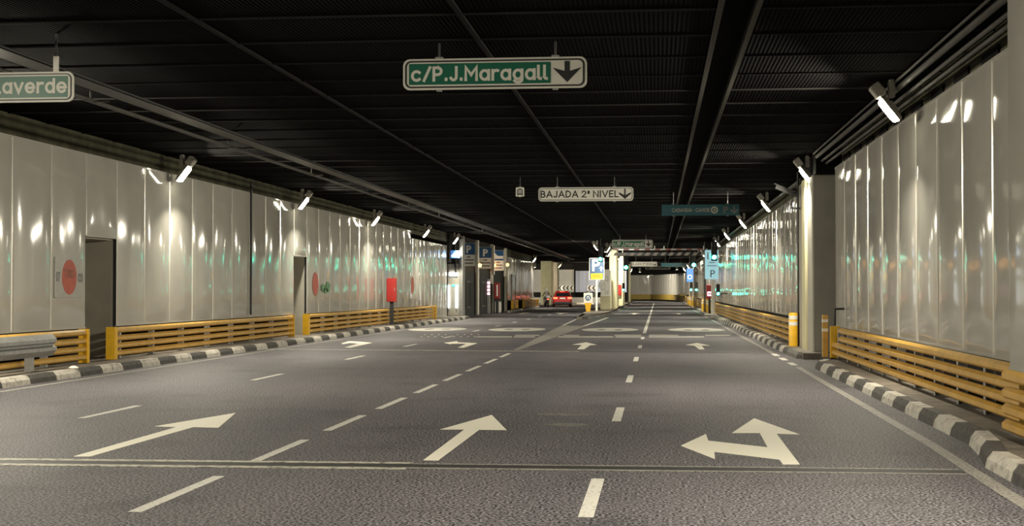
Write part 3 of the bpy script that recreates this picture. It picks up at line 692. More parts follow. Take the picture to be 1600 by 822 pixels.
pipes('drain_pipe', 'thin dark vertical pipe down the wall between the doorways', [((XL+.05, 28.0+7*MOD, .9), (XL+.05, 28.0+7*MOD, 4.75))], .03, 'dark')

# ------------------------------------------------------------------ hanging signs
def hang_sign(name, label, px0, px1, y_top, y_bot, Y, cat='road sign'):
    a = at_y(px0, y_top, Y); c_ = at_y(px1, y_bot, Y)
    cx = (a.x + c_.x)/2; w = c_.x - a.x; h = a.z - c_.z; zc = (a.z + c_.z)/2
    t = thing(name, label, cat, (cx, Y, zc)); return t, w, h, zc
def plates(t, layers, name='plate'):
    """layers: (polygon, material) from back to front"""
    m = MB(); mats = []
    for k, (poly, mm) in enumerate(layers):
        if mm not in mats: mats.append(mm)
        m.prism(poly, (0,0,0), X_, Z_, -Y_, -.02 if k == 0 else .006*k, .006*(k+1), mats.index(mm))
    m.build(name, mats, t); return .006*len(layers)
def hangers(t, xs, h, zc, r=.018):
    for x in xs:
        m = MB(); m.tube((x, .03, h*.4), (x, .03, HC - zc + .0), r*.8, n=8); m.build('hanger', 'black', t); m = MB(); m.box((x-.012, .03, -h*.48), (x+.012, .05, h*.48)); m.box((x-.05, .0, h/2-.03), (x+.05, .05, h/2+.025)); m.box((x-.035, .0, -h/2-.02), (x+.035, .05, -h/2+.02)); m.build('clamp', 'grey', t)
def maragall(label, px0, px1, y0, y1, Y):
    t, w, h, zc = hang_sign('hanging_road_sign', label, px0, px1, y0, y1, Y)
    fx = lambda X: (X - 773) / 1280 * w; fy = lambda Yc: (243 - Yc) / 200 * h
    R = lambda a, b_, c_, d, r: rrect((fx(a)+fx(c_))/2, (fy(b_)+fy(d))/2, fx(c_)-fx(a), fy(b_)-fy(d), r*h)
    d = plates(t, [(R(133,143,1413,343,.22), 'sheet_white'), (R(147,155,1399,331,.19), 'black'), (R(162,166,1385,321,.14), 'sheet_white')])
    m = MB(); m.prism(R(176,175,1165,311,.03), (0,0,0), X_, Z_, -Y_, d, d+.005); m.build('green_field', 'sign_green', t)
    lettering('c/P.J.Maragall', 'sheet_white', t, (fx(190), fy(291), fx(1145), fy(193)), .20, .19, d+.005)
    m = MB(); m.prism([(fx(a), fy(b_)) for a, b_ in ((1260,172),(1260,235),(1178,213),(1278,307),(1377,213),(1297,235),(1297,172))], (0,0,0), X_, Z_, -Y_, d, d+.006); m.build('arrow', 'black', t)
    hangers(t, (fx(385), fx(1195)), h, zc)
    return t
maragall('large green hanging sign with a white street name and black down arrow', 630, 917, 93, 137, 18.4)
maragall('small distant green hanging sign with street name, just above the striped gantry', 956, 1020, 375, 388, 83)
def bajada(label, px0, px1, y0, y1, Y):
    t, w, h, zc = hang_sign('hanging_road_sign', label, px0, px1, y0, y1, Y)
    d = plates(t, [(rrect(0,0,w,h,h*.25), 'grey'), (rrect(0,0,w-.05*h,h-.05*h,h*.22), 'sheet_white'), (rrect(0,0,w-.16*h,h-.16*h,h*.20), 'black'), (rrect(0,0,w-.24*h,h-.24*h,h*.17), 'sheet_white')])
    lettering('BAJADA 2º NIVEL', 'black', t, (-w*.475, -h*.24, w*.345, h*.26), .17, .20, d)
    ax = w*.41; m = MB(); m.prism([(ax-.05*h, h*.36), (ax-.05*h, -h*.08), (ax-.42*h, h*.12), (ax-.42*h, 0), (ax, -h*.36), (ax+.42*h, 0), (ax+.42*h, h*.12), (ax+.05*h, -h*.08), (ax+.05*h, h*.36)], (0,0,0), X_, Z_, -Y_, d, d+.004); m.build('arrow', 'black', t)
    hangers(t, (-w*.3, w*.3), h, zc)
bajada('white hanging sign with black capitals for the lower level and a down arrow', 841, 990, 293, 314, 40.5)
bajada('tiny white hanging sign glimpsed beneath the striped gantry', 985, 1027, 409, 416.5, 138)
# street-name sign cut by the frame
t, w, h, zc = hang_sign('hanging_road_sign', 'green hanging sign cut off by the picture edge, hung on a white post', -92, 115, 115, 159, 17.2)
d = plates(t, [(rrect(0,0,w,h,h*.22), 'sheet_white'), (rrect(0,0,w-.12*h,h-.12*h,h*.19), 'black'), (rrect(0,0,w-.2*h,h-.2*h,h*.15), 'sheet_white')])
m = MB(); m.prism(rrect(-.0*h,0,w-.36*h,h*.70,.03*h), (0,0,0), X_, Z_, -Y_, d, d+.005); m.build('green_field', 'sign_green', t)
lettering('c/Villaverde', 'sheet_white', t, (-w*.40, -h*.22, w*.455, h*.28), .20, .19, d+.005)
for x in (-w*.3, w*.36): m = MB(); m.box((x-.03, .01, -h*.4), (x+.03, .05, h/2+.2)); m.build('hanger', 'sheet_white', t); m = MB(); m.box((x-.015, .02, h/2+.2), (x+.015, .04, HC-zc)); m.build('upper_hanger', 'black', t)
# teal sign
t, w, h, zc = hang_sign('hanging_parking_sign', 'teal hanging sign with two place names, ring emblem, parking letter and arrow', 1034, 1155, 320, 336.5, 47)
d = plates(t, [(rrect(0,0,w,h,.01), 'sign_teal')])
lettering('CADAGUA · CANOE', 'sheet_white', t, (-w*.37, -h*.17, w*.12, h*.17), .17, .22, d)
m = MB(); ro, ri = h*.33, h*.18; n = 24
vs = [Vector((w*.18 + r*math.cos(2*math.pi*i/n), -d-.003, r*math.sin(2*math.pi*i/n))) for r in (ro, ri) for i in range(n)]
m.add(vs, [(i, (i+1)%n, n+(i+1)%n, n+i) for i in range(n)]); m.prism(ellipse(w*.18, 0, h*.1, h*.1, 12), (0,0,0), X_, Z_, -Y_, d, d+.003); m.build('ring_emblem', 'sheet_white', t)
text('parking_letter', 'P', 'grey', t, (0,0,0), X_, Z_, -Y_, (w*.30, -h*.3, w*.36, h*.3), .02, .003, d)
ax = w*.435; m = MB(); m.prism([(ax-.06*h, h*.36), (ax-.06*h, -h*.1), (ax-.33*h, h*.1), (ax-.33*h, -h*.08), (ax, -h*.36), (ax+.33*h, -h*.08), (ax+.33*h, h*.1), (ax+.06*h, -h*.1), (ax+.06*h, h*.36)], (0,0,0), X_, Z_, -Y_, d, d+.003); m.build('arrow', 'grey', t)
hangers(t, (-w*.35, w*.35), h, zc)
# little lane plate
t, w, h, zc = hang_sign('hanging_plate', 'small square white plate with a dark arch, beside the lower level sign', 806, 819, 293, 307, 40.5, 'sign')
d = plates(t, [(rrect(0,0,w,h,.015), 'sheet_white')])
m = MB(); pts = [(-.33*w, -h*.4)] + [(.33*w*-math.cos(a), .1*h + .28*h*math.sin(a)) for a in [i*math.pi/10 for i in range(11)]] + [(.33*w, -h*.4), (.2*w, -h*.4)] + [(.2*w*math.cos(a), .08*h + .16*h*math.sin(a)) for a in [i*math.pi/8 for i in range(9)]] + [(-.2*w, -h*.4)]
m.prism(pts, (0,0,0), X_, Z_, -Y_, d, d+.003); m.prism([(-.05*w,-h*.15),(.05*w,-h*.15),(.05*w,h*.15),(-.05*w,h*.15)], (0,0,0), X_, Z_, -Y_, d, d+.003); m.prism([(-.2*w,-h*.3),(.2*w,-h*.3),(.2*w,-h*.16),(-.2*w,-h*.16)], (0,0,0), X_, Z_, -Y_, d, d+.003)
m.build('arch_symbol', 'dark', t); hangers(t, (0,), h, zc, .012)
# distant signs under the gantry
t, w, h, zc = hang_sign('hanging_road_sign', 'lower of the two tiny white signs beneath the gantry, its arrow pointing aside', 1008, 1048, 415.5, 421.5, 150)
d = plates(t, [(rrect(0,0,w,h,h*.25), 'grey'), (rrect(0,0,w-.12*h,h-.12*h,h*.2), 'sheet_white')])
m = MB(); m.prism([(-w*.46,0),(-w*.38,h*.3),(-w*.38,h*.1),(-w*.3,h*.1),(-w*.3,-h*.1),(-w*.38,-h*.1),(-w*.38,-h*.3)], (0,0,0), X_, Z_, -Y_, d, d+.005); m.prism([(-w*.22,-h*.1),(w*.42,-h*.1),(w*.42,h*.12),(-w*.22,h*.12)], (0,0,0), X_, Z_, -Y_, d, d+.005); m.build('markings', 'black', t); hangers(t, (-w*.3, w*.3), h, zc)
t, w, h, zc = hang_sign('hanging_parking_sign', 'dim dark blue hanging sign beneath the far end of the gantry', 1033, 1072, 411, 417, 145)
plates(t, [(rrect(0,0,w,h,.01), 'sign_teal')]); hangers(t, (-w*.3, w*.3), h, zc)

# ------------------------------------------------------------------ height gantry
GY = 104
a = at_y(958, 389, GY); c_ = at_y(1106, 400, GY)
t = thing('height_gantry', 'red and white striped height limit beam spanning the straight lanes', 'gantry', (a.x, GY, a.z))
w = c_.x - a.x; zt = a.z
m = MB(); m.box((0, -.05, -.10), (w, .05, 0)); m.build('beam', 'galv', t)
m = MB(); n = 24; L_ = w / n
for k in range(n): m.prism([(k*L_, -.50), ((k+1)*L_, -.50), ((k+1)*L_+.16, -.27), (k*L_+.16, -.27)], (0,0,0), X_, Z_, -Y_, 0, .03, k % 2)
m.build('striped_board', ['gantry_pale', 'black'], t)
m = MB()
for k in range(9): m.box((k*w/9, -.056, -.095), (k*w/9 + w/18, -.05, -.01))
m.build('red_bands', 'red_dark', t)
for x in (w*.44, w*.54): m = MB(); m.tube((x, 0, -.02), (x, 0, HC - zt), .04); m.build('hanger', 'sign_white', t)
for x in (.3, w-.3): m = MB(); m.tube((x, 0, -.02), (x, 0, HC - zt), .04); m.build('hanger', 'galv', t)
for x in (w*.1, w*.9): m = MB(); m.box((x-.03, -.02, -.5), (x+.03, .02, -.09)); m.build('drop_bar', 'galv', t)

# ------------------------------------------------------------------ traffic island
isl = [(-4.45, 77.5), (-3.85, 79), (-3.35, 87), (-3.05, 100), (-3.1, 130), (-3.4, 205), (-6.2, 205), (-5.9, 132), (-5.1, 101), (-4.75, 88)]
m = MB(); m.prism(isl, (0,0,0), X_, Y_, Z_, 0, KZ); struct(m.build('island_floor', 'walk'))
kerb('kerb_island', [(-4.75, 88), (-4.5, 78), (-4.2, 77.2), (-3.8, 78.5), (-3.3, 87), (-3.0, 100), (-3.05, 130), (-3.35, 205)], 1, ['kerb_plain', 'kerb_dark'], seg=2, w=.25)
def sign_on_post(name, label, loc, w, z0, z1, cat='road sign', post_r=.045, post='sign_white', post_z=None):
    t = thing(name, label, cat, loc); m = MB(); m.tube((0, .03, 0), (0, .03, post_z or z1 - KZ - .05), post_r); m.build('post', post, t); return t
# parking sign
Yp = 100; q = at_z(932, 489, KZ); q = Vector((at_y(932, 489, Yp).x, Yp, KZ))
t = sign_on_post('parking_sign', 'tall blue parking sign with arrow and yellow plate on the traffic island', q, 1, 2.4, 3.9, post_r=.08, post='sign_white')
cx = at_y(932.5, 420, Yp).x - q.x; w = 23.5*Yp/F; zc = at_y(932, 420, Yp).z - KZ; h = 34*Yp/F
m = MB(); m.prism(rrect(cx, zc, w, h, .06), (0,0,0), X_, Z_, -Y_, .02, .06); m.build('border', 'sign_white', t)
m = MB(); m.prism(rrect(cx, zc, w-.09, h-.09, .05), (0,0,0), X_, Z_, -Y_, .06, .068); m.build('blue_field', 'sign_blue', t)
text('parking_letter', 'P', 'sign_white', t, (cx, 0, zc), X_, Z_, -Y_, (-w*.32, -h*.12, w*.22, h*.44), .03, .004, .068)
m = MB(); m.prism([(cx+w*.26, zc-h*.12), (cx+w*.26, zc+h*.02), (cx+w*.16, zc+.0), (cx+w*.3, zc+h*.13), (cx+w*.44, zc), (cx+w*.34, zc+h*.02), (cx+w*.34, zc-h*.12)], (0,0,0), X_, Z_, -Y_, .068, .073); m.build('arrow', 'sign_white', t)
m = MB(); m.prism(rrect(cx, zc-h*.345, w*.80, h*.27, .02), (0,0,0), X_, Z_, -Y_, .07, .085); m.build('yellow_plate', 'sign_yellow', t)
m = MB()
for dz in (.05, -.04): m.prism([(cx-w*.26, zc-h*.345+dz), (cx+w*.26, zc-h*.345+dz), (cx+w*.26, zc-h*.345+dz+.03), (cx-w*.26, zc-h*.345+dz+.03)], (0,0,0), X_, Z_, -Y_, .085, .088)
m.build('plate_text_bar', 'red', t)
# keep-side beacon
Yk = 97; q = Vector((at_y(919, 491, Yk).x, Yk, KZ))
t = thing('keep_side_bollard', 'yellow tapered bollard with a round blue arrow sign at the island tip', 'bollard', q)
m = MB(); m.loft([[Vector((a_*x, .09*y_, z)) for x, y_ in ((-1,-1),(1,-1),(1,1),(-1,1))] for a_, z in ((.13, 0), (.14, .05), (.20, .42), (.26, .58))]); m.build('body', 'yellow_bright', t)
m = MB(); m.bbox((-.31, -.07, .58), (.31, .07, 1.28), .02); m.build('sign_box', 'sign_white', t)
m = MB(); m.prism(ellipse(0, .95, .20, .20), (0,0,0), X_, Z_, -Y_, .07, .08); m.build('blue_disc', 'sign_blue', t)
m = MB(); m.prism([(-.1,.86),(-.04,.86),(-.04,.98),(0,1.02),(.05,.98),(.05,.9),(-.0+.01,.9),(.08,.8),(.15,.9),(.11,.9),(.11,1.0),(.03,1.09),(-.04,1.07),(-.1,1.0)], (0,0,0), X_, Z_, -Y_, .08, .085); m.build('arrow', 'sign_white', t)
m = MB(); m.box((-.04,-.03,1.28), (.04,.03,1.36)); m.build('cap', 'grey', t)
# ticket booth / plinth behind the sign
Yb = 107
x0, x1 = at_y(938, 470, Yb).x, at_y(953, 470, Yb).x
t = thing('island_cabin', 'pale yellow cabin with notices behind the blue parking sign', 'cabin', ((x0+x1)/2, Yb, KZ)); hw = (x1-x0)/2
m = MB(); m.bbox((-hw, 0, 0), (hw, 4, 1.02), .02); m.build('base', 'cream', t)
m = MB(); m.bbox((-hw+.02, .08, 1.02), (hw-.02, 4, 3.05), .02); m.build('upper_wall', 'sign_white', t)
m = MB(); m.box((-hw-.03, -.03, 1.02), (hw+.03, .1, 1.08)); m.build('sill', 'sign_white', t)
for xx, z, ww, hh in ((.12, 2.35, .2, .4), (-.14, 1.75, .26, .5), (.12, 1.3, .22, .22)):
    m = MB(); m.box((xx-ww/2, .05, z-hh/2), (xx+ww/2, .08, z+hh/2)); m.box((xx-ww/2+.03, .045, z-hh/2+.03), (xx+ww/2-.03, .05, z+hh/2-.03), 1); m.build('notice', ['grey', 'sign_white'], t)
m = MB(); m.prism(ellipse(-.33, 1.85, .17, .28), (0,0,0), X_, Z_, -Y_, -.02, .03); m.build('mirror', 'galv', t)
# extinguisher boxes
def red_box(label, loc, rz=0.0, h=.85, w=.34):
    t = thing('extinguisher_box', label, 'extinguisher box', loc, rz, 'red extinguisher boxes')
    m = MB(); m.bbox((-w/2, -.12, 0), (w/2, .12, h), .025); m.build('cabinet', 'red', t)
    m = MB(); m.bbox((-w/2+.05, -.135, .1), (w/2-.05, -.118, h-.1), .006); dr = m.build('door', 'red', t)
    m = MB(); m.box((w/2-.08, -.15, h*.45), (w/2-.06, -.13, h*.6)); m.build('handle', 'galv', dr)
    return t
red_box('red extinguisher box on the cream island pillar', (-3.62, 133.8, 1.15), h=1.0, w=.32)
tx = red_box('red extinguisher box on a dark post in front of the doorway wall', (XL+.50, 59.0, 1.12), h=1.0, w=.42)
m = MB(); m.box((-.08, -.03, -.97), (.08, .03, .0)); m.build('post', 'dark', tx)

# traffic lights
def traffic_light(label, loc, lens=1, s=1.0, rz=0.0, arm=None):
    t = thing('traffic_light', label, 'traffic light', loc, rz, 'traffic lights')
    m = MB(); m.bbox((-.15*s, -.02, -.48*s), (.15*s, .22, .48*s), .03); m.build('housing', 'black', t)
    for k, z in enumerate((.30, 0, -.30)):
        on = (k == 2 - (lens == 0)*0)
        m = MB(); m.prism(ellipse(0, z*s, .11*s, .11*s, 20), (0,0,0), X_, Z_, -Y_, .02, .035); ln = m.build('lens', 'green_lit' if on else 'dark', t)
        m = MB(); n = 12
        pts = [(.125*s*math.cos(a_), z*s + .125*s*math.sin(a_)) for a_ in [math.pi*i/n for i in range(n+1)]] + [(.11*s*math.cos(a_), z*s + .11*s*math.sin(a_)) for a_ in [math.pi*(n-i)/n for i in range(n+1)]]
        m.prism(pts, (0,0,0), X_, Z_, -Y_, .02, .16); m.build('visor', 'black', ln)
    m = MB(); m.path_tube(arm or [(0, .1, .45*s), (0, .1, HC - loc[2])], .03); m.build('bracket', 'dark', t)
    return t
def tl(px, py, Y, label, s=1.0, arm=None):
    q = at_y(px, py, Y); return traffic_light(label, (q.x, Y, q.z + .30*s), s=s, arm=arm)
tl(978, 418, 126, 'green traffic light hung over the lanes beside the cream island pillar', 1.5)
tl(938, 405, 89.5, 'green traffic light above the blue parking sign', 1.0)
tl(1116, 402, 81.2, 'green traffic light in front of the tall lit parking panel', 1.15)
tl(1084, 414, 118, 'green traffic light beyond the gantry above the small blue sign', 1.4)
tl(1122, 459, 80.5, 'small low green signal beside the red no-entry sign', .7, arm=[(0, .1, -.2), (.55, .1, -.2)])
tl(974, 453, 126, 'small low green signal on the island beyond the pillars', .8, arm=[(0, .1, -.3), (0, .1, KZ - 1.9)])
tl(1080, 453, 120, 'small low green signal under the small blue sign', .8, arm=[(0, .1, -.3), (0, .1, -1.75)])
tl(1088, 453, 117, 'small low green signal in front of the far wall past the bollards', .8, arm=[(0, .1, -.3), (0, .1, -1.75)])

# parking panel, no-entry sign and posts on the right kerb
Yq = 82.6; q = Vector((at_y(1114.5, 495, Yq).x, Yq, KZ))
t = thing('lit_parking_panel', 'tall pale cyan lit parking panel on a white post by the kerb', 'parking sign', q)
cx = at_y(1112, 413, Yq).x - q.x; zc = at_y(1112, 413.5, Yq).z - KZ; w = 20.5*Yq/F; h = 45*Yq/F
m = MB(); m.bbox((-.12, -.05, 0), (.12, .05, zc - h/2), .015); m.build('post', 'pink_lit' if False else 'sign_white', t)
m = MB(); m.bbox((cx-w/2, -.08, zc-h/2), (cx+w/2, .08, zc+h/2), .02); m.build('panel', 'cyan_lit', t)
text('parking_letter', 'P', 'ink', t, (cx, 0, zc), X_, Z_, -Y_, (-w*.10, -h*.43, w*.24, -h*.19), .0, .004, .08)
m = MB()
for z, a_, b_ in ((-.04, -.35, .38), (.07, -.2, .25)): m.prism([(cx+a_*w, zc+z*h-.02), (cx+b_*w, zc+z*h-.02), (cx+b_*w, zc+z*h+.02), (cx+a_*w, zc+z*h+.02)], (0,0,0), X_, Z_, -Y_, .08, .084)
m.prism([(cx-.33*w, zc+.18*h), (cx-.25*w, zc+.18*h), (cx-.25*w, zc+.42*h), (cx-.33*w, zc+.42*h)], (0,0,0), X_, Z_, -Y_, .08, .084)
m.build('text_bar', 'grey', t)
m = MB(); m.prism(ellipse(cx+.08*w, zc+.29*h, .2*w, .13*h), (0,0,0), X_, Z_, -Y_, .08, .084); m.build('emblem_disc', 'green_lit_soft', t)
m = MB(); m.bbox((-.5, -.25, 0), (.2, .25, .10), .03); m.build('foot', 'sign_white', t)
Yn = 84.4; q = Vector((at_y(1108.5, 495, Yn).x, Yn, KZ))
t = thing('no_entry_sign', 'dark red box with a no-entry symbol on a dark post by the kerb', 'road sign', q)
zc = at_y(1108, 456, Yn).z - KZ
m = MB(); m.bbox((-.06, -.05, 0), (.06, .05, zc-.3), .01); m.build('post', 'dark', t)
m = MB(); m.bbox((-.19, -.09, zc-.42), (.19, .09, zc+.42), .03); m.build('box', 'red', t)
m = MB(); m.prism(rrect(-.0, zc-.12, .26, .26, .04), (0,0,0), X_, Z_, -Y_, .09, .1); m.build('symbol_disc', 'pink_lit', t)
m = MB(); m.box((-.1, -.108, zc-.15), (.1, -.1, zc-.09)); m.build('symbol_bar', 'red', t)
for k, (px, y0, yb, Y, lab) in enumerate(((1101.5, 398, 487, 96, 'tall thin grey pole beside the red no-entry box'), (1085.5, 412, 478, 119, 'tall thin grey pole behind the small blue sign'))):
    q = at_y(px, yb, Y); m = MB(); m.tube((0,0,0), (0,0,HC-KZ), .05); m.tube((0,0,0), (0,0,.06), .1)
    tag(m.build('pole', 'pipe', None, (q.x, Y, KZ)), lab, 'pole', 'thin poles by the far kerb')
Yw = 116; q = at_y(1078, 430, Yw)
t = thing('blue_lit_sign', 'small glowing blue sign with a white ring beyond the gantry', 'sign', (q.x, Yw, q.z))
m = MB(); m.bbox((-.27, -.05, -.55), (.27, .05, .55), .02); m.build('panel', 'blue_lit', t)
m = MB(); n = 20; vs = [Vector((r*math.cos(2*math.pi*i/n), -.056, -.15 + r*math.sin(2*math.pi*i/n))) for r in (.2, .13) for i in range(n)]; m.add(vs, [(i, (i+1)%n, n+(i+1)%n, n+i) for i in range(n)]); m.build('ring', 'sign_white', t)
m = MB(); m.tube((0, .04, .5), (0, .04, HC - q.z), .03); m.build('hanger', 'dark', t)

# bollards
def bollard(label, loc, r=.11, h=.95, group='striped bollards'):
    t = thing('striped_bollard', label, 'bollard', loc, 0, group)
    m = MB(); m.lathe([(r, 0), (r, h-.03), (r*.8, h), (.01, h+.005)]); m.build('body', 'yellow_bright', t)
    for z in (h*.62, h*.80): m = MB(); m.lathe([(r+.003, z), (r+.003, z+.10)]); m.build('band', 'sign_white', t)
    return t
q = at_z(1239.5, 541, KZ)
bo = bollard('yellow bollard with two white bands at the barrier end beside the pillar', (q.x, q.y, KZ), r=.115, h=.87)
for k, (px, py, lab) in enumerate(((1099, 486.5, 'yellow banded bollard in front of the red no-entry post, first of the trio'), (1103.5, 487, 'yellow banded bollard in front of the red no-entry post, second of the trio'), (1106.5, 489, 'yellow banded bollard in front of the red no-entry post, third of the trio'),
    (1075.5, 476, 'distant banded bollard beneath the small blue sign, first of four'), (1079, 477.5, 'distant banded bollard beneath the small blue sign, second of four'), (1082.5, 478.5, 'distant banded bollard beneath the small blue sign, third of four'), (1086, 480, 'distant banded bollard beneath the small blue sign, fourth of four'))):
    q = at_z(px, py, KZ); dup(bo, (q.x, q.y, KZ), label=lab)
# CCTV on the pillar
t = thing('security_camera', 'dark security camera on an arm at the edge of the concrete pillar', 'camera', (3.48, 36.9, 3.72))
m = MB(); m.box((-.05, -.04, -.02), (.17, .0, .02)); m.box((-.05, -.5, -.02), (-.01, 0, .02)); m.tube((-.03, -.02, 0), (-.03, -.02, .45), .018); m.build('arm', 'dark', t)
m = MB(); R_ = Matrix.Rotation(math.radians(22), 3, 'Y'); m.box((-.48, -.10, .33), (.12, .04, .43), 0, R_, (0, 0, .38)); m.box((-.55, -.12, .43), (.10, .06, .45), 0, R_, (0, 0, .38)); m.build('camera_body', 'dark', t)
m = MB(); m.lathe([(.02, .34), (.09, .38), (.10, .46), (.03, .52)], c=(.03, -.02, 0)); m.build('joint', 'black', t)
m = MB(); m.tube((3.66, 37.42, KZ), (3.66, 37.42, 4.7), .035); tag(m.build('cable_pole', 'black'), 'black vertical pole at the back edge of the concrete pillar', 'pole')

# ------------------------------------------------------------------ stickers and small things on the left wall
def sticker(label, yc, zc, r=.35, film=True):
    x = XL + .045; t = thing('wall_poster', label, 'poster', (x, yc, zc))
    if film:
        m = MB(); m.prism(rrect(0, -.01, 1.3, .80, .02), (0,0,0), Y_, Z_, X_, -.02, 0); m.build('film', 'sticker_film', t)
    m = MB(); m.prism(ellipse(0, 0, r, r, 36), (0,0,0), Y_, Z_, X_, 0, .004); m.build('red_disc', 'sticker', t)
    return t
yc = at_x(105, 433, XL).y; zc = at_x(105, 433, XL).z
t = sticker('clear square poster with a large faded red disc before the first doorway', yc, zc)
text('lettering', 'TURBO', 'sticker_ink', t, (0,0,0), Y_, Z_, X_, (-.25, -.02, .26, .16), .02, .002, .004)
text('lettering', '07', 'ink', t, (0,0,0), Y_, Z_, X_, (-.62, -.09, -.44, .1), .02, .002, .0)
text('lettering', '020', 'ink', t, (0,0,0), Y_, Z_, X_, (.42, -.10, .66, .08), .02, .002, .0)
q = at_x(491, 444, XL); sticker('small faded red disc poster just past the second doorway', q.y, q.z, .40, False)
q = at_x(507, 450, XL); t = thing('green_mark', 'green scribbled mark on the panel next to the small red disc', 'graffiti', (XL+.045, q.y, q.z))
m = MB()
for dy, dz, a_, b_ in ((-.35, 0, .3, .14), (.35, .04, .32, .18), (0, -.1, .3, .1)): m.prism(ellipse(dy, dz, a_, b_, 16), (0,0,0), Y_, Z_, X_, 0, .003)
m.build('mark', 'sticker_green', t)
q = at_x(643, 446, XL); sticker('narrow red disc poster beyond the red extinguisher box', q.y, q.z, .42, False)
# lit kiosk at the end of the wall
Yc = 80.2; x0 = at_y(699.5, 460, Yc).x; x1 = at_y(721.5, 460, Yc).x; w = x1 - x0
t = thing('lit_kiosk', 'white kiosk with two glowing upright tubes at the end of the doorway wall', 'kiosk', ((x0+x1)/2, Yc, KZ))
m = MB(); m.bbox((-w/2, 0, 0), (w/2-.14, .9, 3.0), .03); m.build('body', 'concrete', t)
m = MB(); m.bbox((w/2-.14, -.05, 0), (w/2+.06, .9, 4.4), .02); m.build('dark_column', 'grey', t)
for x in (-w*.42, w*.14): m = MB(); m.tube((x, -.04, .45), (x, -.04, 1.75), .05); m.build('light_tube', 'white_lit', t)
m = MB(); m.bbox((-w*.40, -.10, 2.30), (w*.22, .0, 2.48), .02); m.build('header_light', 'white_lit', t)
m = MB(); m.path_tube([(w*.08, -.05, 2.45), (w*.05, -.05, 3.4)], .05); m.build('cable', 'dark', t)
m = MB(); m.box((-w*.2, -.03, 1.7), (w*.25, 0, 1.78)); m.build('green_strip', 'green_lit_soft', t)
q = at_y(711.5, 398, 79.6)
t = thing('car_wash_sign', 'blue lit sign with a white car outline above the white kiosk', 'sign', (q.x, 79.6, q.z))
w = .55; m = MB(); m.bbox((-w/2, -.05, -.2), (w/2, .05, .24), .015); m.build('panel', 'blue_lit', t)
m = MB(); m.prism([(-.2,-.12),(.2,-.12),(.21,-.03),(.13,0),(.06,.1),(-.09,.1),(-.14,.0),(-.22,-.03)], (0,0,0), X_, Z_, -Y_, .05, .058); m.build('car_symbol', 'white_lit', t)
m = MB(); m.tube((0, .02, .2), (0, .02, HC-q.z), .02); m.build('hanger', 'dark', t)
q = at_z(697.5, 491, KZ)
t = thing('striped_post', 'short black and yellow striped post at the foot of the kiosk', 'post', (q.x, q.y, KZ))
m = MB(); m.bbox((-.12, -.1, 0), (.12, .1, .62), .01); m.build('body', 'black', t)
for z in (.08, .24, .40): m = MB(); m.box((-.124, -.104, z), (.124, .104, z+.07)); m.build('stripe', 'yellow', t)

# parking gates with projecting sign boxes
GATES = [(84.25, 90.55), (91.15, 98.55), (99.15, 107.55)]
for k, (ya, yb) in enumerate(GATES):
    t = thing('parking_gate', 'dark garage gate in the tower row beyond the kiosk, %s from the kiosk' % ORD[k], 'gate', (XL-.08, (ya+yb)/2, 0), 0, 'dark garage gates')
    hw = (yb-ya)/2
    m = MB(); m.box((-.06, -hw, 0), (0, hw, 3.2))
    for i in range(16): m.box((0, -hw, .2*i), (.012, hw, .2*i+.17))
    m.build('shutter', 'black_gate', t)
    m = MB(); m.box((0, -hw, 0), (.08, -hw+.12, 3.2)); m.box((0, hw-.12, 0), (.08, hw, 3.2)); m.box((0, -hw, 3.08), (.08, hw, 3.2)); m.build('frame', 'backing', t)
    m = MB()
    for lo, hi in (((.02,-1.1,.5), (.05,-1.0,2.2)), ((.02,1.0,.5), (.05,1.1,2.2)), ((.02,-1.1,2.1), (.05,1.1,2.2)), ((.02,-1.1,.5), (.05,1.1,.6))): m.box(lo, hi)
    m.build('door_frame', 'pipe', t)
for k, (px0, px1, y0, y1, Y, lab) in enumerate(((722, 742.5, 380, 416, 84.0, 'blue and white parking sign box over the first garage gate'), (748, 768.5, 386, 420, 91.5, 'blue and white parking sign box over the second garage gate'), (770, 787, 391, 423, 98.4, 'dark blue and white sign box over the third garage gate'))):
    a = at_y(px0, y0, Y); c_ = at_y(px1, y1, Y); w = c_.x - a.x; h = a.z - c_.z
    t = thing('sign_box', lab, 'sign', ((a.x+c_.x)/2, Y, c_.z), 0, 'garage sign boxes')
    m = MB(); m.bbox((-w/2, 0, 0), (w/2, .18, h), .015); m.build('box', 'sign_white', t)
    m = MB(); m.box((-w/2+.02, -.012, h*.50), (w/2-.02, 0, h-.02)); m.build('blue_field', 'sign_blue', t)
    if k < 2: text('parking_letter', 'P', 'sign_white', t, (0,0,0), X_, Z_, -Y_, (-w*.17, h*.57, w*.2, h*.90), .03, .004, .012)
    else:
        m = MB(); m.prism([(-w*.4,h*.58),(w*.45,h*.58),(w*.45,h*.72),(-w*.05,h*.72),(-w*.2,h*.80),(-w*.38,h*.88),(-w*.32,h*.74)], (0,0,0), X_, Z_, -Y_, .012, .016); m.build('symbol', 'sign_white', t)
    m = MB()
    for r_, ww in ((.40, .3), (.27, .8), (.13, .7)): m.box((-w*ww/2, -.006, h*r_-.035), (w*ww/2, 0, h*r_+.035))
    m.build('text_bar', 'ink', t)
    m = MB(); m.bbox((w/2, -.02, -.4), (w/2+.16, .22, h+.1), .01); m.build('edge_post', 'concrete', t)
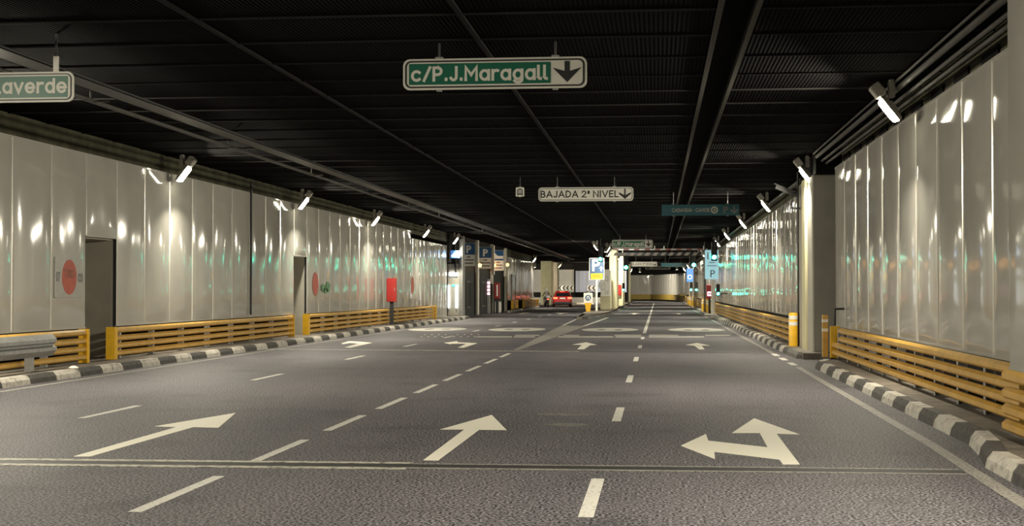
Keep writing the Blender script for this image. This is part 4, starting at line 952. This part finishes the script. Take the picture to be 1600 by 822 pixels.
for k, (px, py, Y) in enumerate(((746, 415, 90.3), (768.5, 415, 98.5), (789.5, 414, 107.3))):
    q = at_y(px, py, Y); t = thing('orange_lamp', 'small round orange lamp beside the garage sign boxes, %s along' % ORD[k], 'lamp', (q.x, Y-.2, q.z), 0, 'orange lamps by the garage gates')
    t.location.x += .22; t.location.y -= .3; m = MB(); m.lathe([(.01,-.12),(.09,-.09),(.12,0),(.09,.09),(.01,.12)]); m.build('globe', 'orange_lit', t)
    m = MB(); m.tube((0, 0, 0), (-.25, .15, 0), .03); m.build('arm', 'dark', t)
# barrier equipment by the gates
Yg = 97.5; q = at_y(763, 450, Yg)
t = thing('signal_column', 'slim column of four glowing pink bars between the garage gates', 'signal', (q.x, Yg, .0))
m = MB(); m.bbox((-.13, -.06, 0), (.13, .06, 2.4), .02); m.build('column', 'galv', t)
for k in range(4): m = MB(); m.bbox((-.12, -.085, 1.3+.25*k), (.12, -.06, 1.47+.25*k), .008); m.build('light_bar', 'pink_lit', t)
Yg = 98.2; q = at_y(771, 450, Yg); q.x += .25
t = thing('ticket_machine', 'tall red cabinet with a pale slot beside the third garage gate', 'machine', (q.x, Yg, 0))
m = MB(); m.bbox((-.2, -.1, 1.0), (.2, .3, 2.15), .03); m.build('cabinet', 'red_dark', t); m = MB(); m.bbox((-.1, .0, 0), (.1, .2, 1.0), .01); m.build('stand', 'dark', t)
m = MB(); m.box((-.02, -.115, 1.2), (.07, -.1, 2.0)); m.build('slot', 'sign_white', t)
Yg = 101; q = at_y(778, 480, Yg)
t = thing('gate_cabinet', 'small white barrier cabinet standing beside the red ticket machine', 'cabinet', (q.x, Yg, 0))
m = MB(); m.bbox((-.22, -.15, .0), (.22, .3, .78), .03); m.build('cabinet', 'sign_white', t)
m = MB(); m.box((-.22, -.16, .78), (.22, .3, .83)); m.build('lid', 'grey', t)
# green door with a person-high cabinet in the far panels
q = at_x(801, 450, XL+.15)
t = thing('green_service_door', 'narrow dark green door among the far panels', 'door', (XL+.19, q.y, KZ))
m = MB(); m.bbox((-.02, -1.3, 0), (.06, 1.3, 2.6), .01); m.build('leaf', 'green_door', t)
m = MB(); m.box((-.02, -1.5, 0), (.08, -1.3, 2.7)); m.box((-.02, 1.3, 0), (.08, 1.5, 2.7)); m.box((-.02, -1.5, 2.6), (.08, 1.5, 2.7)); m.build('frame', 'grey', t)

# ------------------------------------------------------------------ far left end: chevrons, guardrail
def chevron(label, px0, px1, y0, y1, Y, nchev):
    a = at_y(px0, y0, Y); c_ = at_y(px1, y1, Y); w = c_.x-a.x; h = a.z-c_.z; zc = (a.z+c_.z)/2
    t = thing('chevron_board', label, 'road sign', ((a.x+c_.x)/2, Y, 0), 0, 'chevron boards')
    m = MB(); m.prism(rrect(0, zc, w, h, .02), (0,0,0), X_, Z_, -Y_, -.01, .02); m.build('board', 'sign_white', t)
    m = MB(); p = w/nchev
    for k in range(nchev):
        x = -w/2 + p*(k+.12); m.prism([(x, zc), (x+p*.38, zc+h*.48), (x+p*.8, zc+h*.48), (x+p*.42, zc), (x+p*.8, zc-h*.48), (x+p*.38, zc-h*.48)], (0,0,0), X_, Z_, -Y_, .02, .026)
    m.build('chevrons', 'black', t)
    for x in (-w*.3, w*.3): m = MB(); m.tube((x, .03, 0), (x, .03, zc+h*.3), .035); m.build('post', 'galv', t)
chevron('long black and white chevron board above the red car, four chevrons', 872, 896, 446.5, 453.5, 169, 4)
chevron('short black and white chevron board left of the island parking sign, two chevrons', 917.5, 931, 446.5, 453.5, 169, 2)
t = thing('guardrail', 'far grey guardrail along the end wall behind the red car', 'guardrail', (-10, 167, 0))
m = MB(); m.loft([[Vector((x_, -x + .0, z + .15)) for x, z in full] for x_ in (-22, 5.2)]); m.build('beam', 'galv', t)
m = MB(); m.loft([[Vector((x_, -x + .0, z - .18)) for x, z in full] for x_ in (-22, 5.2)]); m.build('lower_beam', 'galv', t)
for k in range(9): m = MB(); m.box((-21 + 3.2*k, .04, 0), (-20.88 + 3.2*k, .14, .78)); m.build('post', 'galv', t)
kerb('kerb_end', [(-30, 166.3), (-5.5, 166.3)], 1, ['kerb_white', 'kerb_plain'], seg=2)

# ------------------------------------------------------------------ the red car
def build_car(loc, rz):
    t = thing('car', 'red hatchback car braking with glowing tail lights before the chevron boards', 'car', loc, rz)
    def sec(y, zl, zh, hw, r=.10):
        return [Vector((x, y, z)) for x, z in rrect(0, (zl+zh)/2, 2*hw, zh-zl, min(r, (zh-zl)*.45), 4)]
    m = MB(); m.loft([sec(-2.05,.42,.86,.74), sec(-2.0,.32,.98,.83), sec(-1.8,.26,1.03,.90), sec(-.9,.22,1.02,.925), sec(.6,.22,.99,.925), sec(1.4,.24,.93,.90), sec(1.9,.30,.82,.84), sec(2.08,.38,.70,.72)], smooth=True); m.build('body', 'car_red', t)
    def top(y, z, hb, ht, zb=.95):
        return [Vector((x, y, zz)) for x, zz in ((-hb, zb), (-hb*.98, zb+.02), (-(hb+ht)/2-.02, (zb+z)/2), (-ht, z-.05), (-ht+.10, z), (ht-.10, z), (ht, z-.05), ((hb+ht)/2+.02, (zb+z)/2), (hb*.98, zb+.02), (hb, zb))]
    m = MB(); m.loft([top(-1.98,1.0,.80,.72), top(-1.72,1.40,.83,.62), top(-1.55,1.50,.84,.62), top(-.6,1.56,.85,.63), (top(.3,1.50,.85,.62)), top(1.1,1.0,.82,.70)], smooth=False); m.build('cabin', 'car_red', t)
    m = MB(); o = Vector((0,-1.875,1.19)); v = Vector((0,.26,.40)).normalized(); n = Vector((0,-.40,.26)).normalized()
    m.prism([(-.66,-.17),(.66,-.17),(.56,.20),(-.56,.20)], o, X_, v, n, .0, .035); m.build('rear_window', 'glass', t)
    for s_ in (-1, 1):
        m = MB(); vv = Vector((-.22*s_, 0, .52)).normalized(); nn = Vector((.52*s_, 0, .22)).normalized()
        m.prism([(-1.45,-.17),(.62,-.17),(.22,.17),(-1.35,.17)], (s_*.757, 0, 1.23), Y_, vv, nn, -.03, .012); m.build('side_window', 'glass', t)
        m = MB(); m.bbox((min(s_*.48, s_*.87), -2.085, .80), (max(s_*.48, s_*.87), -1.82, .97), .03); m.build('tail_light', 'tail', t)
        m = MB(); m.bbox((s_*.98-.08, .72, .98), (s_*.98+.08, .9, 1.12), .03); m.build('wing_mirror', 'car_red', t)
        for y_ in (-1.28, 1.32):
            m = MB(); m.tube((s_*.72, y_, .32), (s_*.92, y_, .32), .32, n=24); wh = m.build('wheel', 'tyre', t); m = MB(); m.tube((s_*.90, y_, .32), (s_*.93, y_, .32), .20, n=16); m.build('hub_cap', 'galv', wh)
    m = MB(); m.bbox((-.80, -2.10, .30), (.80, -1.9, .52), .04); m.build('rear_bumper', 'dark', t)
    m = MB(); m.box((-.27, -2.085, .80), (.27, -2.055, .93)); m.build('number_plate', 'sign_white', t)
    m = MB(); m.bbox((-.62, -1.72, 1.47), (.62, -1.5, 1.54), .02); m.build('spoiler', 'car_red', t)
    m = MB(); m.box((-.2, -1.735, 1.485), (.2, -1.72, 1.515)); m.build('brake_light', 'tail', t)
    return t
qc = at_z(875.5, 480.3)
build_car((qc.x, qc.y + 2, 0), math.radians(6))

# motorcycle and rider
qm = at_z(853, 480)
RZ = math.radians(14)
t = thing('motorcycle', 'silver motorcycle riding beside the red car', 'motorcycle', (qm.x, qm.y + .5, 0), RZ)
for y_, nm in ((-.65, 0), (.68, 1)):
    m = MB(); n = 20
    rings = []
    for i in range(n + 1):
        a_ = 2*math.pi*i/n; cc = Vector((0, y_ + .25*math.cos(a_), .31 + .25*math.sin(a_))); rd = Vector((0, math.cos(a_), math.sin(a_)))
        rings.append([cc + rd*.06*math.cos(b_) + X_*.06*math.sin(b_) for b_ in [2*math.pi*k/8 for k in range(8)]])
    m.loft(rings, 0, True, False); m.tube((-.03, y_, .31), (.03, y_, .31), .20, n=16, m=1); m.build('wheel', ['tyre', 'galv'], t)
m = MB()
m.loft([[Vector((x*hw, y_, z + zz*hh)) for x, zz in ((-1,-.6),(-.5,-1),(.5,-1),(1,-.6),(1,.5),(.5,1),(-.5,1),(-1,.5))] for y_, z, hw, hh in ((-.95,.78,.07,.05),(-.7,.74,.15,.12),(-.2,.62,.17,.22),(.2,.66,.17,.26),(.5,.84,.16,.2),(.72,.95,.10,.10))], smooth=True); m.build('bodywork', 'bike', t)
m = MB(); m.loft([[Vector((x*hw, y_, z + zz*.05)) for x, zz in ((-1,-1),(1,-1),(1,.4),(.6,1),(-.6,1),(-1,.4))] for y_, z, hw in ((-.85,.86,.10),(-.5,.86,.16),(-.05,.84,.13))]); m.build('seat', 'tyre', t)
m = MB(); m.path_tube([(-.1, .68, .31), (-.09, .5, .95)], .03); m.path_tube([(.1, .68, .31), (.09, .5, .95)], .03); m.path_tube([(-.36, .36, 1.06), (0, .48, 1.0), (.36, .36, 1.06)], .018); m.build('fork', 'galv', t)
m = MB(); m.bbox((-.09, -1.0, .72), (.09, -.94, .80), .01); m.build('tail_light', 'tail', t)
m = MB(); m.lathe([(.01, 0), (.10, .0), (.10, .05), (.02, .07)], c=(0, 0, 0))
for v_ in range(len(m.v)): x, y_, z = m.v[v_]; m.v[v_] = (x, .70 + z, .88 + y_)
m.build('headlight', 'white_lit', t)
m = MB(); m.bbox((-.2, -1.15, .86), (.2, -.75, 1.14), .04); m.build('top_case', 'bike', t)

def skin_body(name, verts, edges, radii, mm, parent):
    me = bpy.data.meshes.new(name); me.from_pydata(verts, edges, [])
    o = bpy.data.objects.new(name, me); COL.objects.link(o)
    sk = o.modifiers.new('skin', 'SKIN'); sub = o.modifiers.new('sub', 'SUBSURF'); sub.levels = 1; sub.render_levels = 1
    for v_, r in zip(me.skin_vertices[0].data, radii): v_.radius = (r, r)
    me.skin_vertices[0].data[0].use_root = True
    dg = bpy.context.evaluated_depsgraph_get(); nm = bpy.data.meshes.new_from_object(o.evaluated_get(dg))
    bpy.data.objects.remove(o); nm.name = name; nm.materials.clear(); nm.materials.append(M[mm])
    for p_ in nm.polygons: p_.use_smooth = True
    ob = bpy.data.objects.new(name, nm); COL.objects.link(ob); ob.parent = parent; return ob
t = thing('person', 'person in a dark jacket and white helmet sitting on the motorcycle', 'person', (qm.x, qm.y + .5, 0), RZ)
V = [(0,-.35,.97)]; E = []; R_ = [.15]
def chain(start, pts):
    k = start
    for x, y_, z, r in pts: V.append((x, y_, z)); R_.append(r); E.append((k, len(V)-1)); k = len(V)-1
    return k
ch = chain(0, [(0,-.31,1.12,.145), (0,-.24,1.30,.165), (0,-.20,1.42,.12)])
nk = chain(ch, [(0,-.17,1.50,.06), (0,-.15,1.58,.085), (0,-.14,1.66,.09)])
for s_ in (-1, 1):
    h_ = chain(ch, [(s_*.19,-.19,1.40,.075), (s_*.29,-.02,1.20,.055), (s_*.32,.22,1.10,.045), (s_*.33,.33,1.08,.035)])
    for k, dy in enumerate((-.02, .0, .02, .035)): chain(h_, [(s_*(.30+.022*k), .38, 1.08, .011), (s_*(.30+.022*k), .395-.004*k, 1.05, .009)])
    chain(h_, [(s_*.29, .33, 1.05, .012), (s_*.285, .36, 1.03, .009)])
    f_ = chain(0, [(s_*.13,-.28,.94,.11), (s_*.24,.08,.84,.08), (s_*.22,-.02,.46,.06), (s_*.22,-.02,.30,.045), (s_*.23,.14,.26,.04)])
skin_body('body', V, E, R_, 'jacket', t)
m = MB(); m.lathe([(.03,-.15),(.12,-.13),(.145,-.03),(.145,.05),(.11,.13),(.05,.16),(.01,.165)], c=(0,-.13,1.65)); m.build('helmet', 'helmet', t)
m = MB(); m.prism(rrect(0, 1.66, .2, .1, .03), (0,.0,0), X_, Z_, Y_, -.02, .03); m.build('visor', 'glass', t)

bpy.context.view_layer.update()
